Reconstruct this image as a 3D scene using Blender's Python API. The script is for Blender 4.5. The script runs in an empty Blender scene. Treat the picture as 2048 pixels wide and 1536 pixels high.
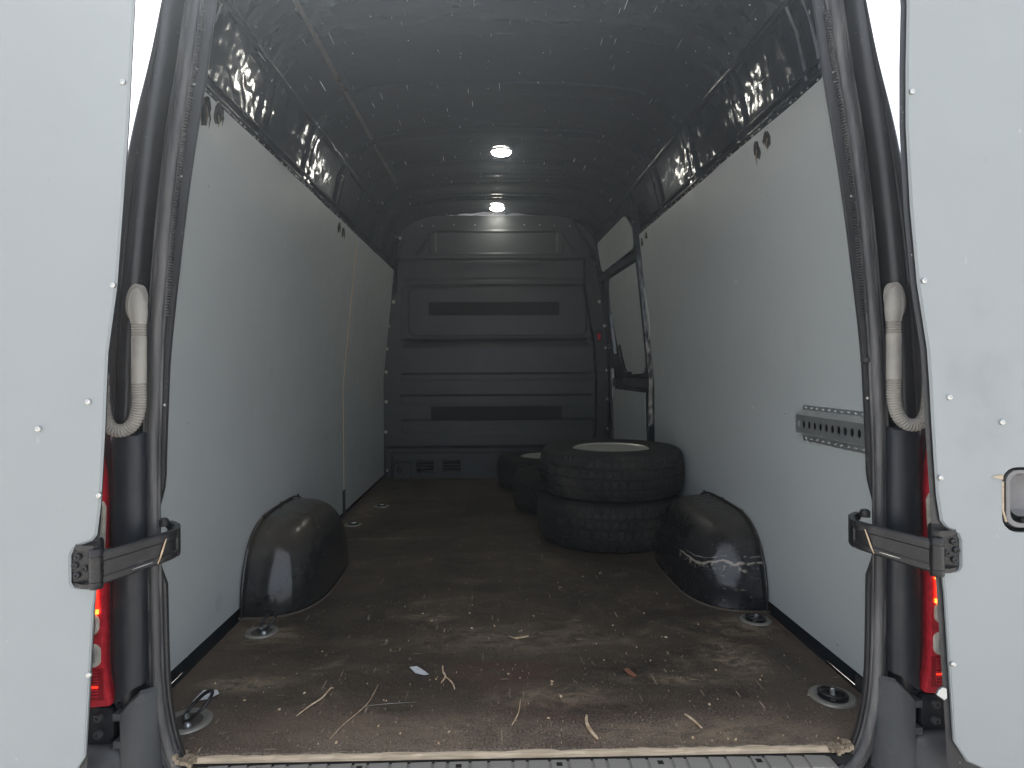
import bpy, bmesh, math, random
from mathutils import Vector, Matrix, noise
from mathutils.geometry import tessellate_polygon
R = math.radians
rnd = random.Random(7)
S = bpy.context.scene
COL = S.collection

# ------------------------------------------------------------------ camera
cd = bpy.data.cameras.new('camera'); cam = bpy.data.objects.new('camera', cd); COL.objects.link(cam)
cd.sensor_width = 36.0; cd.lens = 36.0 * 1250 / 2048
cam.location = (-0.05, -1.30, 0.80)
cam.rotation_euler = (Matrix.Rotation(R(-1.2), 3, 'Z') @ Matrix.Rotation(R(90), 3, 'X') @ Matrix.Rotation(R(-0.30), 3, 'Z')).to_euler()
cd.shift_x = 18 / 2048; cd.shift_y = -30 / 2048
cd.clip_start = 0.02; cd.clip_end = 500
S.camera = cam

# ------------------------------------------------------------------ light
SUN_AZ, SUN_EL = -16.0, 55.0      # azimuth from +Y towards +X
w = bpy.data.worlds.new('World'); S.world = w; w.use_nodes = True
nt = w.node_tree; bg = nt.nodes['Background']
sky = nt.nodes.new('ShaderNodeTexSky'); sky.sky_type = 'NISHITA'; sky.sun_disc = False
sky.sun_elevation = R(SUN_EL); sky.sun_rotation = R(SUN_AZ); sky.dust_density = 6.0; sky.air_density = 0.6; sky.ozone_density = 1.0
mx = nt.nodes.new('ShaderNodeMix'); mx.data_type = 'RGBA'; mx.inputs['Factor'].default_value = 0.55      # thin white cloud veil
mx.inputs['B'].default_value = (4.12, 4.25, 4.34, 1); nt.links.new(sky.outputs[0], mx.inputs['A']); nt.links.new(mx.outputs['Result'], bg.inputs[0]); bg.inputs[1].default_value = 0.11
sl = bpy.data.lights.new('sun', 'SUN'); sl.energy = 3.6; sl.angle = R(0.6); sl.color = (1.0, 0.96, 0.9)
so = bpy.data.objects.new('sun', sl); COL.objects.link(so)
sd = Vector((math.sin(R(SUN_AZ)) * math.cos(R(SUN_EL)), math.cos(R(SUN_AZ)) * math.cos(R(SUN_EL)), math.sin(R(SUN_EL))))
so.rotation_euler = sd.to_track_quat('Z', 'Y').to_euler(); so.location = (-4, 3, 6)
S.view_settings.view_transform = 'Standard'; S.view_settings.look = 'None'
S.view_settings.exposure = 2.1; S.view_settings.gamma = 1.0
S.render.engine = 'CYCLES'
S.cycles.max_bounces = 14; S.cycles.diffuse_bounces = 8; S.cycles.glossy_bounces = 6
S.cycles.use_denoising = True
S.cycles.sample_clamp_indirect = 6.0

# ------------------------------------------------------------------ helpers
class MB:
    def __init__(s): s.v = []; s.f = []
    def add(s, vs, fs):
        o = len(s.v); s.v += [tuple(p) for p in vs]; s.f += [tuple(i + o for i in f) for f in fs]; return s
    def box(s, x0, x1, y0, y1, z0, z1):
        return s.add([(x0,y0,z0),(x1,y0,z0),(x1,y1,z0),(x0,y1,z0),(x0,y0,z1),(x1,y0,z1),(x1,y1,z1),(x0,y1,z1)],
                     [(3,2,1,0),(4,5,6,7),(0,1,5,4),(1,2,6,5),(2,3,7,6),(3,0,4,7)])
    def rings(s, rings, closed_u=True, closed_v=False, cap=True):
        n = len(rings[0]); m = len(rings); fs = []
        for j in range(m if closed_v else m - 1):
            for i in range(n if closed_u else n - 1):
                a = j*n+i; b = j*n+(i+1) % n; c = ((j+1) % m)*n+(i+1) % n; d = ((j+1) % m)*n+i
                fs.append((a, b, c, d))
        if cap and closed_u and not closed_v:
            fs.append(tuple(range(n))[::-1]); fs.append(tuple((m-1)*n+i for i in range(n)))
        return s.add([p for r in rings for p in r], fs)
    def tube(s, path, r, n=10, closed=False, cap=True):
        path = [Vector(p) for p in path]; m = len(path); rr = r if hasattr(r, '__len__') else [r]*m
        rings = []; up = None
        for k in range(m):
            a = path[(k-1) % m] if (k > 0 or closed) else path[k]; b = path[(k+1) % m] if (k < m-1 or closed) else path[k]
            t = (b - a).normalized()
            if up is None: up = t.orthogonal().normalized()
            up = (up - t * up.dot(t)).normalized(); sd_ = t.cross(up)
            rings.append([path[k] + (up*math.cos(2*math.pi*i/n) + sd_*math.sin(2*math.pi*i/n))*rr[k] for i in range(n)])
        return s.rings(rings, True, closed, cap)
    def lathe(s, prof, n=24, M=None, closed=False):
        # prof: (radius, height) about +Z
        M = M or Matrix.Identity(4)
        rings = [[M @ Vector((r*math.cos(2*math.pi*i/n), r*math.sin(2*math.pi*i/n), h)) for i in range(n)] for r, h in prof]
        return s.rings(rings, True, closed, not closed)
    def prism(s, loops, fn):
        """loops: [outer, hole, ...] of 2-D points; fn(u, v, side) -> 3-D point for side 0 (front) / 1 (back)"""
        if not hasattr(loops[0][0], '__len__'): loops = [loops]
        flat = [p for l in loops for p in l]; n = len(flat)
        tris = tessellate_polygon([[Vector((p[0], p[1], 0)) for p in l] for l in loops])
        vs = [fn(p[0], p[1], 0) for p in flat] + [fn(p[0], p[1], 1) for p in flat]
        fs = [tuple(t) for t in tris] + [tuple(n+i for i in t)[::-1] for t in tris]
        o = 0
        for l in loops:
            k = len(l)
            for i in range(k): fs.append((o+i, o+(i+1) % k, n+o+(i+1) % k, n+o+i))
            o += k
        return s.add(vs, fs)
    def mesh(s, name, angle=35, bevel=0.0, merge=True):
        me = bpy.data.meshes.new(name); me.from_pydata(s.v, [], s.f)
        bm = bmesh.new(); bm.from_mesh(me)
        if merge: bmesh.ops.remove_doubles(bm, verts=bm.verts, dist=1e-6)
        bmesh.ops.recalc_face_normals(bm, faces=bm.faces)
        if bevel > 0:
            es = [e for e in bm.edges if len(e.link_faces) == 2 and e.calc_face_angle(0) > R(40)]
            bmesh.ops.bevel(bm, geom=es, offset=bevel, segments=2, affect='EDGES', profile=0.6, clamp_overlap=True)
        bm.to_mesh(me); bm.free()
        if angle:
            me.polygons.foreach_set('use_smooth', [True]*len(me.polygons)); me.set_sharp_from_angle(angle=R(angle))
        me.update(); return me

WORLDM = {}
def link(name, data, mat=None, parent=None, M=None):
    """an object whose world matrix is M, parented without moving"""
    o = bpy.data.objects.new(name, data); COL.objects.link(o)
    M = M or Matrix.Identity(4)
    if parent is not None:
        PM = WORLDM[parent.name]; o.parent = parent
        o.matrix_basis = PM.inverted() @ M
    else: o.matrix_basis = M
    WORLDM[o.name] = M
    if mat is not None and data is not None and not data.materials: data.materials.append(mat)
    return o
def build(mb, name, mat, parent=None, angle=35, bevel=0.0, M=None, merge=True, **props):
    o = link(name, mb.mesh(name, angle, bevel, merge), mat, parent, M)
    for k, v in props.items(): o[k] = v
    return o
def thing(name, label, cat, loc=(0,0,0), group=None, M=None):
    M = M or Matrix.Translation(loc)
    o = link(name, None, None, None, M); o.empty_display_size = 0.1
    o['label'] = label; o['category'] = cat
    if group: o['group'] = group
    return o
def T(x, y, z): return Matrix.Translation((x, y, z))
def frame(p, zdir, xhint=(1,0,0)):
    z = Vector(zdir).normalized(); x = Vector(xhint); x = (x - z*x.dot(z))
    if x.length < 1e-4: x = z.orthogonal()
    x.normalize(); y = z.cross(x)
    return Matrix(((x.x,y.x,z.x,p[0]),(x.y,y.y,z.y,p[1]),(x.z,y.z,z.z,p[2]),(0,0,0,1)))
def lerp(a, b, t): return a + (b-a)*t
def interp(tab, x):
    if x <= tab[0][0]: return tab[0][1]
    for (a, va), (b, vb) in zip(tab, tab[1:]):
        if x <= b: return va + (vb-va)*(x-a)/(b-a)
    return tab[-1][1]
def round_rect(x0, x1, z0, z1, r, n=5):
    out = []
    for cx, cz, a0 in ((x1-r, z1-r, 0), (x0+r, z1-r, 90), (x0+r, z0+r, 180), (x1-r, z0+r, 270)):
        for i in range(n+1):
            a = R(a0 + 90*i/n); out.append((cx + r*math.cos(a), cz + r*math.sin(a)))
    return out
def catmull(pts, n=6):
    P = [Vector(p) for p in pts]; P = [P[0]*2-P[1]] + P + [P[-1]*2-P[-2]]; out = []
    for i in range(1, len(P)-2):
        for k in range(n):
            t = k/n; a, b, c, d = P[i-1], P[i], P[i+1], P[i+2]
            out.append(0.5*((2*b) + (c-a)*t + (2*a-5*b+4*c-d)*t*t + (3*b-a-3*c+d)*t**3))
    out.append(P[-2]); return out

# ------------------------------------------------------------------ materials
class NT:
    def __init__(s, name):
        s.m = bpy.data.materials.new(name); s.m.use_nodes = True; s.t = s.m.node_tree; s.p = s.t.nodes['Principled BSDF']
        s.tc = s.t.nodes.new('ShaderNodeTexCoord')
    def n(s, k, **kw):
        x = s.t.nodes.new(k)
        for a, b in kw.items(): setattr(x, a, b)
        return x
    def l(s, a, b): s.t.links.new(a, b)
    def inp(s, sock, v):
        if hasattr(v, 'is_linked') or hasattr(v, 'links'): s.l(v, sock)
        else: sock.default_value = v
    def map(s, scale=(1,1,1), loc=(0,0,0), rot=(0,0,0), src=None):
        m = s.n('ShaderNodeMapping'); m.inputs['Scale'].default_value = scale; m.inputs['Location'].default_value = loc; m.inputs['Rotation'].default_value = rot
        s.l(src or s.tc.outputs['Object'], m.inputs['Vector']); return m.outputs[0]
    def noise(s, scale, detail=4, rough=0.55, vec=None, dist=0.0):
        x = s.n('ShaderNodeTexNoise'); x.inputs['Scale'].default_value = scale; x.inputs['Detail'].default_value = detail
        x.inputs['Roughness'].default_value = rough; x.inputs['Distortion'].default_value = dist
        s.l(vec or s.tc.outputs['Object'], x.inputs['Vector']); return x.outputs[0]
    def ramp(s, v, a, b, lo=0.0, hi=1.0, smooth=True):
        x = s.n('ShaderNodeMapRange', interpolation_type='SMOOTHSTEP' if smooth else 'LINEAR')
        s.l(v, x.inputs[0]); x.inputs[1].default_value = a; x.inputs[2].default_value = b; x.inputs[3].default_value = lo; x.inputs[4].default_value = hi
        return x.outputs[0]
    def math(s, op, a, b=0.0, c=None):
        x = s.n('ShaderNodeMath', operation=op); s.inp(x.inputs[0], a); s.inp(x.inputs[1], b)
        if c is not None: s.inp(x.inputs[2], c)
        return x.outputs[0]
    def mix(s, f, a, b):
        x = s.n('ShaderNodeMix', data_type='RGBA'); s.inp(x.inputs['Factor'], f)
        for sock, v in ((x.inputs['A'], a), (x.inputs['B'], b)):
            if hasattr(v, 'links'): s.l(v, sock)
            else: sock.default_value = (v[0], v[1], v[2], 1)
        return x.outputs['Result']
    def streaks(s, scale, thr=0.10, keep=0.35, rot=(0,0,0), seed=0.0, warp=0.0):
        """sparse short scratches: stretched voronoi cells, some of them kept"""
        vec = s.map(scale, (seed, seed*1.7, seed*2.3), rot)
        if warp:
            nz = s.n('ShaderNodeTexNoise'); nz.inputs['Scale'].default_value = 4; s.l(s.tc.outputs['Object'], nz.inputs['Vector'])
            va = s.n('ShaderNodeVectorMath', operation='MULTIPLY_ADD'); s.l(nz.outputs['Color'], va.inputs[0]); va.inputs[1].default_value = (warp,)*3; s.l(vec, va.inputs[2]); vec = va.outputs[0]
        v = s.n('ShaderNodeTexVoronoi'); v.inputs['Scale'].default_value = 1; s.l(vec, v.inputs['Vector'])
        d = s.ramp(v.outputs['Distance'], thr*0.6, thr, 1, 0)
        sp = s.n('ShaderNodeSeparateColor'); s.l(v.outputs['Color'], sp.inputs[0])
        k = s.math('LESS_THAN', sp.outputs[0], keep)
        st = s.math('MULTIPLY', s.math('MULTIPLY', d, k), sp.outputs[1]); return st
    def bump(s, h, strength=0.3, dist=0.002, prev=None):
        b = s.n('ShaderNodeBump'); b.inputs['Strength'].default_value = strength; b.inputs['Distance'].default_value = dist
        s.l(h, b.inputs['Height'])
        if prev is not None: s.l(prev, b.inputs['Normal'])
        return b.outputs[0]
    def set(s, color=None, rough=None, metal=None, normal=None, coat=None, spec=None):
        for k, v in (('Base Color', color), ('Roughness', rough), ('Metallic', metal), ('Coat Weight', coat), ('Specular IOR Level', spec)):
            if v is None: continue
            if hasattr(v, 'links'): s.l(v, s.p.inputs[k])
            elif isinstance(v, tuple): s.p.inputs[k].default_value = (*v[:3], 1)
            else: s.p.inputs[k].default_value = v
        if normal is not None: s.l(normal, s.p.inputs['Normal'])
        return s.m

def black_paint(name, dust=0.0, bumpy=0.3, scratch=0.5, base=(0.012,0.0125,0.014), rough=0.18):
    t = NT(name)
    n1 = t.noise(3.0, 3); n2 = t.noise(26, 4); n3 = t.noise(160, 2)
    sc = t.streaks((62, 2.6, 62), 0.13, 0.30, seed=1.3, warp=0.15)
    sc2 = t.streaks((40, 40, 7), 0.11, 0.2, seed=4.1, warp=0.2)
    sc3 = t.streaks((130, 5, 130), 0.17, 0.12, seed=9.1, warp=0.3)
    s_ = t.math('MULTIPLY', t.math('MAXIMUM', t.math('MAXIMUM', sc, sc2), t.math('MULTIPLY', sc3, 0.6)), scratch)
    d = t.ramp(n2, 0.25, 0.85, 0, 1)
    geo = t.n('ShaderNodeNewGeometry'); sp = t.n('ShaderNodeSeparateXYZ'); t.l(geo.outputs['Normal'], sp.inputs[0])
    up = t.ramp(sp.outputs[2], 0.25, 0.85, 0, 1)
    film = t.math('MULTIPLY', t.math('ADD', t.math('MULTIPLY', up, 0.9), t.math('MULTIPLY', d, 0.35)), dust)
    c = t.mix(t.math('MINIMUM', film, 1.0), base, (0.11, 0.095, 0.075))
    c = t.mix(s_, c, (0.62, 0.62, 0.62))
    r = t.math('ADD', t.math('ADD', t.ramp(n1, 0.3, 0.7, rough*0.8, rough*1.3), t.math('MULTIPLY', film, 0.12)), t.math('MULTIPLY', s_, 0.3))
    n4 = t.noise(9, 2); nb = t.bump(n1, bumpy, 0.03); nb = t.bump(n4, bumpy*1.2, 0.02, nb); nb = t.bump(n2, bumpy*0.5, 0.004, nb); nb = t.bump(n3, 0.05, 0.001, nb)
    return t.set(c, r, 0.0, nb, spec=0.6)
M_paint = black_paint('black_gloss_paint', 0.25, 0.28, 1.0, base=(0.022,0.028,0.037), rough=0.10)
M_arch = black_paint('black_arch_paint', 0.6, 0.15, 0.3, rough=0.14)
M_pillar = black_paint('black_pillar_paint', 0.25, 0.12, 0.35, base=(0.022,0.022,0.024), rough=0.34)

def panel_mat(name, base, rough=0.42):
    t = NT(name)
    n1 = t.noise(1.6, 3); n2 = t.noise(9, 5, 0.6); n3 = t.noise(420, 2)
    smear = t.ramp(t.noise(2.2, 4, 0.6, t.map((1.0, 1.0, 0.45), (3,1,2))), 0.62, 0.78, 0, 0.35)
    sc = t.streaks((28, 9, 13), 0.10, 0.10, rot=(0.5, 0.3, 0), seed=2.2, warp=2.0)
    sc2 = t.streaks((60, 60, 16), 0.12, 0.06, seed=7.7, warp=1.0)
    spots = t.streaks((34, 34, 34), 0.09, 0.10, seed=5.5)
    c = t.mix(t.ramp(n1, 0.3, 0.7, 0, 0.5), base, tuple(b*0.90 for b in base))
    c = t.mix(t.math('MULTIPLY', smear, t.ramp(n2, 0.45, 0.65)), c, tuple(b*0.55 for b in base))
    c = t.mix(t.math('MULTIPLY', sc2, 0.7), c, tuple(b*0.40 for b in base)); c = t.mix(t.math('MULTIPLY', t.streaks((3.1, 5, 4), 0.20, 0.22, rot=(0.2, 0.1, 0.4), seed=11, warp=1.2), 0.28), c, tuple(b*0.5 for b in base))
    c = t.mix(t.math('MULTIPLY', t.math('MAXIMUM', sc, spots), 0.8), c, tuple(min(1, b*1.35) for b in base))
    r = t.ramp(n2, 0.3, 0.7, rough-0.07, rough+0.08)
    nb = t.bump(n1, 0.12, 0.05); nb = t.bump(n3, 0.05, 0.0006, nb)
    return t.set(c, r, 0.0, nb, spec=0.5)
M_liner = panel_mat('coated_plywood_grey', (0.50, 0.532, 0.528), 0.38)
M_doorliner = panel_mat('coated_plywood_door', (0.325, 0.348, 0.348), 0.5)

def plastic(name, base, rough=0.5, grain=300, gb=0.15, wear=0.15):
    t = NT(name); n1 = t.noise(5, 4); n2 = t.noise(grain, 2); n3 = t.noise(30, 5, 0.65)
    c = t.mix(t.ramp(n1, 0.3, 0.7, 0, 1), base, tuple(b*1.25 for b in base))
    c = t.mix(t.math('MULTIPLY', t.ramp(n3, 0.55, 0.75), wear), c, (0.25, 0.23, 0.20))
    c = t.mix(t.math('MULTIPLY', t.streaks((40, 40, 12), 0.12, 0.12, seed=3.0, warp=1.5), wear*1.6), c, (0.35, 0.34, 0.33))
    return t.set(c, t.ramp(n3, 0.3, 0.7, rough-0.08, rough+0.1), 0.0, t.bump(n2, gb, 0.0008), spec=0.45)
M_bulk = plastic('bulkhead_plastic', (0.043, 0.048, 0.050), 0.42, wear=0.05)
M_felt = plastic('black_felt_strip', (0.022, 0.024, 0.025), 0.9, 500, 0.5, wear=0.02)
M_cover = plastic('smooth_black_cover', (0.016, 0.018, 0.022), 0.42, 260, 0.08, wear=0.06)
M_bumper = plastic('grained_bumper_plastic', (0.050, 0.052, 0.055), 0.6, 420, 0.35, wear=0.16)
M_tread = plastic('dusty_step_plastic', (0.21, 0.20, 0.18), 0.75, 120, 0.4, wear=0.8)
M_dark = plastic('dark_hole', (0.006, 0.006, 0.006), 0.8, wear=0.0)
M_hinge = plastic('black_hinge_paint', (0.014, 0.014, 0.015), 0.33, 90, 0.15, wear=0.22)
M_bowl = plastic('grey_handle_plastic', (0.20, 0.195, 0.195), 0.5, 400, 0.2, wear=0.1)
M_strap = plastic('galvanised_steel', (0.55, 0.57, 0.57), 0.36, 60, 0.2, wear=0.15); M_strap.node_tree.nodes['Principled BSDF'].inputs['Metallic'].default_value = 0.85
M_screw = plastic('zinc_screw', (0.55, 0.55, 0.53), 0.32, 200, 0.1, wear=0.2); M_screw.node_tree.nodes['Principled BSDF'].inputs['Metallic'].default_value = 0.9
M_rivet = plastic('grey_rivet', (0.32, 0.31, 0.28), 0.4, 200, 0.1, wear=0.2)
M_rim = plastic('silver_wheel_paint', (0.68, 0.67, 0.60), 0.35, 200, 0.1, wear=0.35); M_rim.node_tree.nodes['Principled BSDF'].inputs['Metallic'].default_value = 0.6
M_red = plastic('red_plastic', (0.55, 0.02, 0.025), 0.4, wear=0.05)
M_wood = None
t = NT('raw_wood_edge'); nz = t.noise(40, 5, 0.6, t.map((0.3, 4, 6)))
M_wood = t.set(t.mix(t.ramp(nz, 0.3, 0.7), (0.40, 0.31, 0.21), (0.62, 0.50, 0.36)), 0.8, 0, t.bump(nz, 0.5, 0.002))
t = NT('rubber_seal'); nz = t.noise(6, 4, 0.6, t.map((8, 8, 0.7))); n2 = t.noise(200, 2)
M_seal = t.set(t.mix(t.ramp(nz, 0.35, 0.75), (0.045, 0.045, 0.047), (0.135, 0.132, 0.128)), t.ramp(nz, 0.3, 0.7, 0.42, 0.6), 0, t.bump(n2, 0.2, 0.0006))
t = NT('beige_rubber_hose'); nz = t.noise(14, 4); sep = t.n('ShaderNodeSeparateXYZ'); t.l(t.tc.outputs['Object'], sep.inputs[0])
M_hose = t.set(t.mix(t.ramp(nz, 0.4, 0.7), (0.34, 0.32, 0.28), (0.24, 0.23, 0.21)), 0.6, 0, t.bump(t.noise(300, 2), 0.2, 0.0006))

# plywood floor: dark resin film, worn and dusty
t = NT('dark_film_plywood')
obj = t.tc.outputs['Object']
nA = t.noise(1.8, 8, 0.72, t.map((1, 1.3, 1)), 0.4); nB = t.noise(5.5, 9, 0.72, t.map((0.8, 1.1, 1), (5, 2, 0)), 0.6); nC = t.noise(60, 5, 0.7); nD = t.noise(420, 3, 0.7)
nE = t.noise(2.6, 4, 0.6, t.map((1, 2.2, 1), (9, 4, 0)))
c = t.mix(t.ramp(nA, 0.32, 0.68), (0.031, 0.024, 0.018), (0.090, 0.069, 0.049))
c = t.mix(t.ramp(nE, 0.58, 0.74, 0, 0.5), c, (0.080, 0.036, 0.025))
c = t.mix(t.ramp(nB, 0.52, 0.72, 0, 0.6), c, (0.20, 0.155, 0.105))
c = t.mix(t.ramp(nB, 0.26, 0.40, 0.75, 0), c, (0.012, 0.011, 0.011))
sepx = t.n('ShaderNodeSeparateXYZ'); t.l(obj, sepx.inputs[0])
nF = t.noise(190, 6, 0.8); edge = t.math('MULTIPLY', t.ramp(sepx.outputs[1], 0.02, 0.30, 1, 0), t.math('MULTIPLY', t.ramp(nF, 0.42, 0.60), t.ramp(nB, 0.3, 0.6, 0.3, 1)))
c = t.mix(t.math('MULTIPLY', edge, 0.8), c, (0.32, 0.235, 0.18))
side = t.ramp(t.math('ABSOLUTE', sepx.outputs[0]), 0.72, 0.86, 0, 1)
c = t.mix(t.math('MULTIPLY', t.math('MULTIPLY', side, t.ramp(nB, 0.35, 0.6)), 0.5), c, (0.16, 0.12, 0.085))
c = t.mix(t.ramp(nD, 0.56, 0.74, 0, 0.45), c, (0.22, 0.18, 0.14))
def blob(x, y, rx, ry, k):
    vm = t.n('ShaderNodeVectorMath', operation='LENGTH'); t.l(t.map((1/rx, 1/ry, 0), (-x/rx, -y/ry, 0)), vm.inputs[0]); return t.ramp(vm.outputs['Value'], 0.15, 1.0, k, 0)
def anyof(lst):
    r_ = lst[0]
    for q in lst[1:]: r_ = t.math('MAXIMUM', r_, q)
    return r_
rag = t.noise(16, 9, 0.78, t.map((0.8, 1.5, 1)), 0.8)
dust = anyof([blob(-0.69, 0.31, 0.20, 0.07, 1), blob(0.62, 0.42, 0.13, 0.17, 1), blob(0.42, 0.30, 0.20, 0.05, .8), blob(-0.74, 0.60, 0.16, 0.12, 1), blob(-0.78, 0.9, 0.1, 0.5, .7), blob(-0.60, 1.67, 0.26, 0.035, 1), blob(-0.25, 0.72, 0.16, 0.05, .7),
              blob(0.10, 0.22, 0.22, 0.09, .8), blob(0.02, 0.55, 0.5, 0.16, .55), blob(-0.75, 2.3, 0.12, 0.7, .8), blob(0.72, 0.62, 0.16, 0.12, .9), blob(0.42, 0.06, 0.45, 0.07, .9), blob(-0.3, 0.1, 0.5, 0.09, .6)])
c = t.mix(t.math('MULTIPLY', t.math('MULTIPLY', dust, t.ramp(rag, 0.40, 0.60)), 0.9), c, (0.28, 0.215, 0.145))
redm = anyof([blob(-0.02, 0.33, 0.24, 0.12, 1), blob(0.10, 0.16, 0.2, 0.07, .7), blob(-0.45, 0.12, 0.3, 0.08, .5)])
c = t.mix(t.math('MULTIPLY', t.math('MULTIPLY', redm, t.ramp(rag, 0.35, 0.65)), 0.65), c, (0.095, 0.034, 0.026))
darkm = anyof([blob(0.36, 0.36, 0.30, 0.13, 1), blob(-0.30, 0.17, 0.12, 0.04, .8), blob(0.55, 0.22, 0.18, 0.05, .9), blob(-0.52, 0.22, 0.12, 0.04, .8), blob(0.2, 0.17, 0.35, 0.045, .8)])
c = t.mix(t.math('MULTIPLY', t.math('MULTIPLY', darkm, t.ramp(rag, 0.62, 0.38)), 0.75), c, (0.012, 0.010, 0.010))
fine = t.noise(240, 6, 0.8, t.map((1.0, 0.35, 1)))
c = t.mix(t.ramp(fine, 0.48, 0.70, 0, 0.6), c, (0.21, 0.165, 0.12)); c = t.mix(t.ramp(fine, 0.48, 0.30, 0, 0.6), c, (0.018, 0.014, 0.012))
scr = anyof([t.streaks((70, 5, 40), 0.15, 0.34, seed=1.1, warp=0.5), t.streaks((8, 70, 40), 0.13, 0.20, rot=(0, 0, 0.3), seed=6.4, warp=0.5), t.streaks((60, 7, 40), 0.12, 0.3, rot=(0, 0, 0.7), seed=3.4, warp=0.7), t.streaks((190, 26, 40), 0.20, 0.3, seed=2.4, warp=0.8)])
c = t.mix(scr, c, (0.46, 0.36, 0.25))
spk = t.math('MULTIPLY', t.streaks((300, 300, 90), 0.22, 0.05, seed=8.2), 0.5)
c = t.mix(spk, c, (0.55, 0.47, 0.38))
nb = t.bump(nC, 0.25, 0.001); nb = t.bump(nD, 0.35, 0.0008, nb)
M_floor = t.set(c, t.ramp(nB, 0.3, 0.7, 0.42, 0.72), 0, nb, spec=0.4)

t = NT('tyre_rubber'); n1 = t.noise(8, 5, 0.65); n2 = t.noise(90, 3)
c = t.mix(t.ramp(n1, 0.4, 0.72), (0.013, 0.013, 0.013), (0.040, 0.037, 0.031)); c = t.mix(t.streaks((90, 90, 90), 0.2, 0.05, seed=1), c, (0.3, 0.28, 0.24))
M_tyre = t.set(c, t.ramp(n1, 0.3, 0.7, 0.6, 0.8), 0, t.bump(n2, 0.3, 0.001), spec=0.3)

def glowing(name, col, strength):
    t = NT(name); t.p.inputs['Base Color'].default_value = (*col, 1); t.p.inputs['Emission Color'].default_value = (*col, 1); t.p.inputs['Emission Strength'].default_value = strength
    return t.m
M_lamp = glowing('lit_lamp_diffuser', (1.0, 0.97, 0.86), 12.0)
M_led = glowing('lit_red_led', (1.0, 0.16, 0.02), 1.6)
M_led_dim = glowing('lit_red_led_dim', (1.0, 0.03, 0.01), 0.45)
def lens(name, col, rough=0.12):
    t = NT(name); nz = t.noise(70, 3)
    c = t.mix(t.ramp(nz, 0.3, 0.7), col, tuple(x*0.7 for x in col))
    return t.set(c, rough, 0, t.bump(nz, 0.12, 0.002), coat=0.6)
M_redlens = lens('red_lens', (0.58, 0.030, 0.045)); M_reddark = lens('dark_red_lens', (0.34, 0.012, 0.020))
M_clear = lens('clear_reflector', (0.62, 0.60, 0.54)); M_ivory = lens('ivory_lens_surround', (0.60, 0.57, 0.47), 0.3)
t = NT('concrete_ground'); nz = t.noise(0.8, 6, 0.6); M_ground = t.set(t.mix(t.ramp(nz, 0.3, 0.7), (0.30, 0.29, 0.275), (0.40, 0.385, 0.36)), 0.9, 0, t.bump(t.noise(40, 5), 0.4, 0.01))
t = NT('chip_wood'); nz = t.noise(60, 3); M_chip = t.set(t.mix(t.ramp(nz, 0.3, 0.7), (0.50, 0.34, 0.20), (0.76, 0.60, 0.42)), 0.8)
t = NT('white_paper'); nz = t.noise(60, 3); M_paper = t.set(t.mix(t.ramp(nz, 0.3, 0.7), (0.62, 0.64, 0.66), (0.75, 0.75, 0.76)), 0.7)
t = NT('white_render'); nz = t.noise(2, 5); M_white = t.set(t.mix(t.ramp(nz, 0.3, 0.7), (0.70, 0.69, 0.66), (0.80, 0.79, 0.76)), 0.8)

# ------------------------------------------------------------------ setting
g = MB(); g.add([(-40,-40,-0.65),(40,-40,-0.65),(40,40,-0.65),(-40,40,-0.65)], [(0,1,2,3)])
build(g, 'ground', M_ground, None, 0, kind='structure')
hz = MB(); hz.box(-41, 41, -41, 41, -1.65, 1.62 + 0.85)  # thin bluish volume added to imitate the veil of lens glare
hm = bpy.data.materials.new('glare_veil'); hm.use_nodes = True; ht = hm.node_tree; ht.nodes.remove(ht.nodes['Principled BSDF'])
pv = ht.nodes.new('ShaderNodeVolumePrincipled'); pv.inputs['Density'].default_value = 0.020; pv.inputs['Color'].default_value = (0.80, 0.90, 1.0, 1); pv.inputs['Anisotropy'].default_value = 0.80
ht.links.new(pv.outputs[0], ht.nodes['Material Output'].inputs['Volume'])
build(hz, 'glare_haze', hm, None, 0, kind='stuff')

# ------------------------------------------------------------------ the van
van = thing('cargo_van', 'black cargo van seen through its open rear doors, grey panels lining the load space', 'van', (0, 1.6, -0.65))
TAP = lambda y: -0.0136 * y
def xl(z, y): return (0.872 if z < 0.72 else 0.872 - (z-0.72)*0.0988) + TAP(y)     # face of the side lining
TOPZ = 1.527; YF = 3.30
def inner_x(z): return interp([(-0.03,0.905),(0.72,0.905),(1.45,0.835),(1.53,0.822),(1.62,0.806),(1.70,0.788),(1.77,0.760),(1.83,0.715),(1.88,0.65),(1.915,0.56),(1.935,0.42),(1.945,0.2),(1.95,0.0)], z)
zs = [-0.03,0.2,0.5,0.72,1.0,1.25,1.45,1.53,1.58,1.62,1.66,1.70,1.735,1.77,1.80,1.83,1.857,1.88,1.90,1.915,1.926,1.935,1.941,1.945,1.948,1.95]
prof = [(inner_x(z), z) for z in zs]
ys = [0.20 + (3.42-0.20)*i/22 for i in range(23)]
def loop_at(y, off):
    pts = []
    for x, z in prof: pts.append((x + off + TAP(y), y, z + (off if z > 1.7 else 0)))
    return pts + [(-p[0], p[1], p[2]) for p in reversed(pts[:-1])]
shell = MB()
A = [loop_at(y, 0.0) for y in ys]; B = [loop_at(y, 0.02) for y in ys]
shell.rings(A, False, False, False); shell.rings(B, False, False, False)
n = len(A[0])
for RA, RB in ((A[0], B[0]), (A[-1], B[-1])): shell.rings([RA, RB], False, False, False)
shell.box(-0.9, 0.9, 0.03, 3.42, -0.075, -0.031)           # load floor pan
shell.box(-0.9, 0.9, 3.36, 3.42, -0.03, 1.93)
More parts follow.
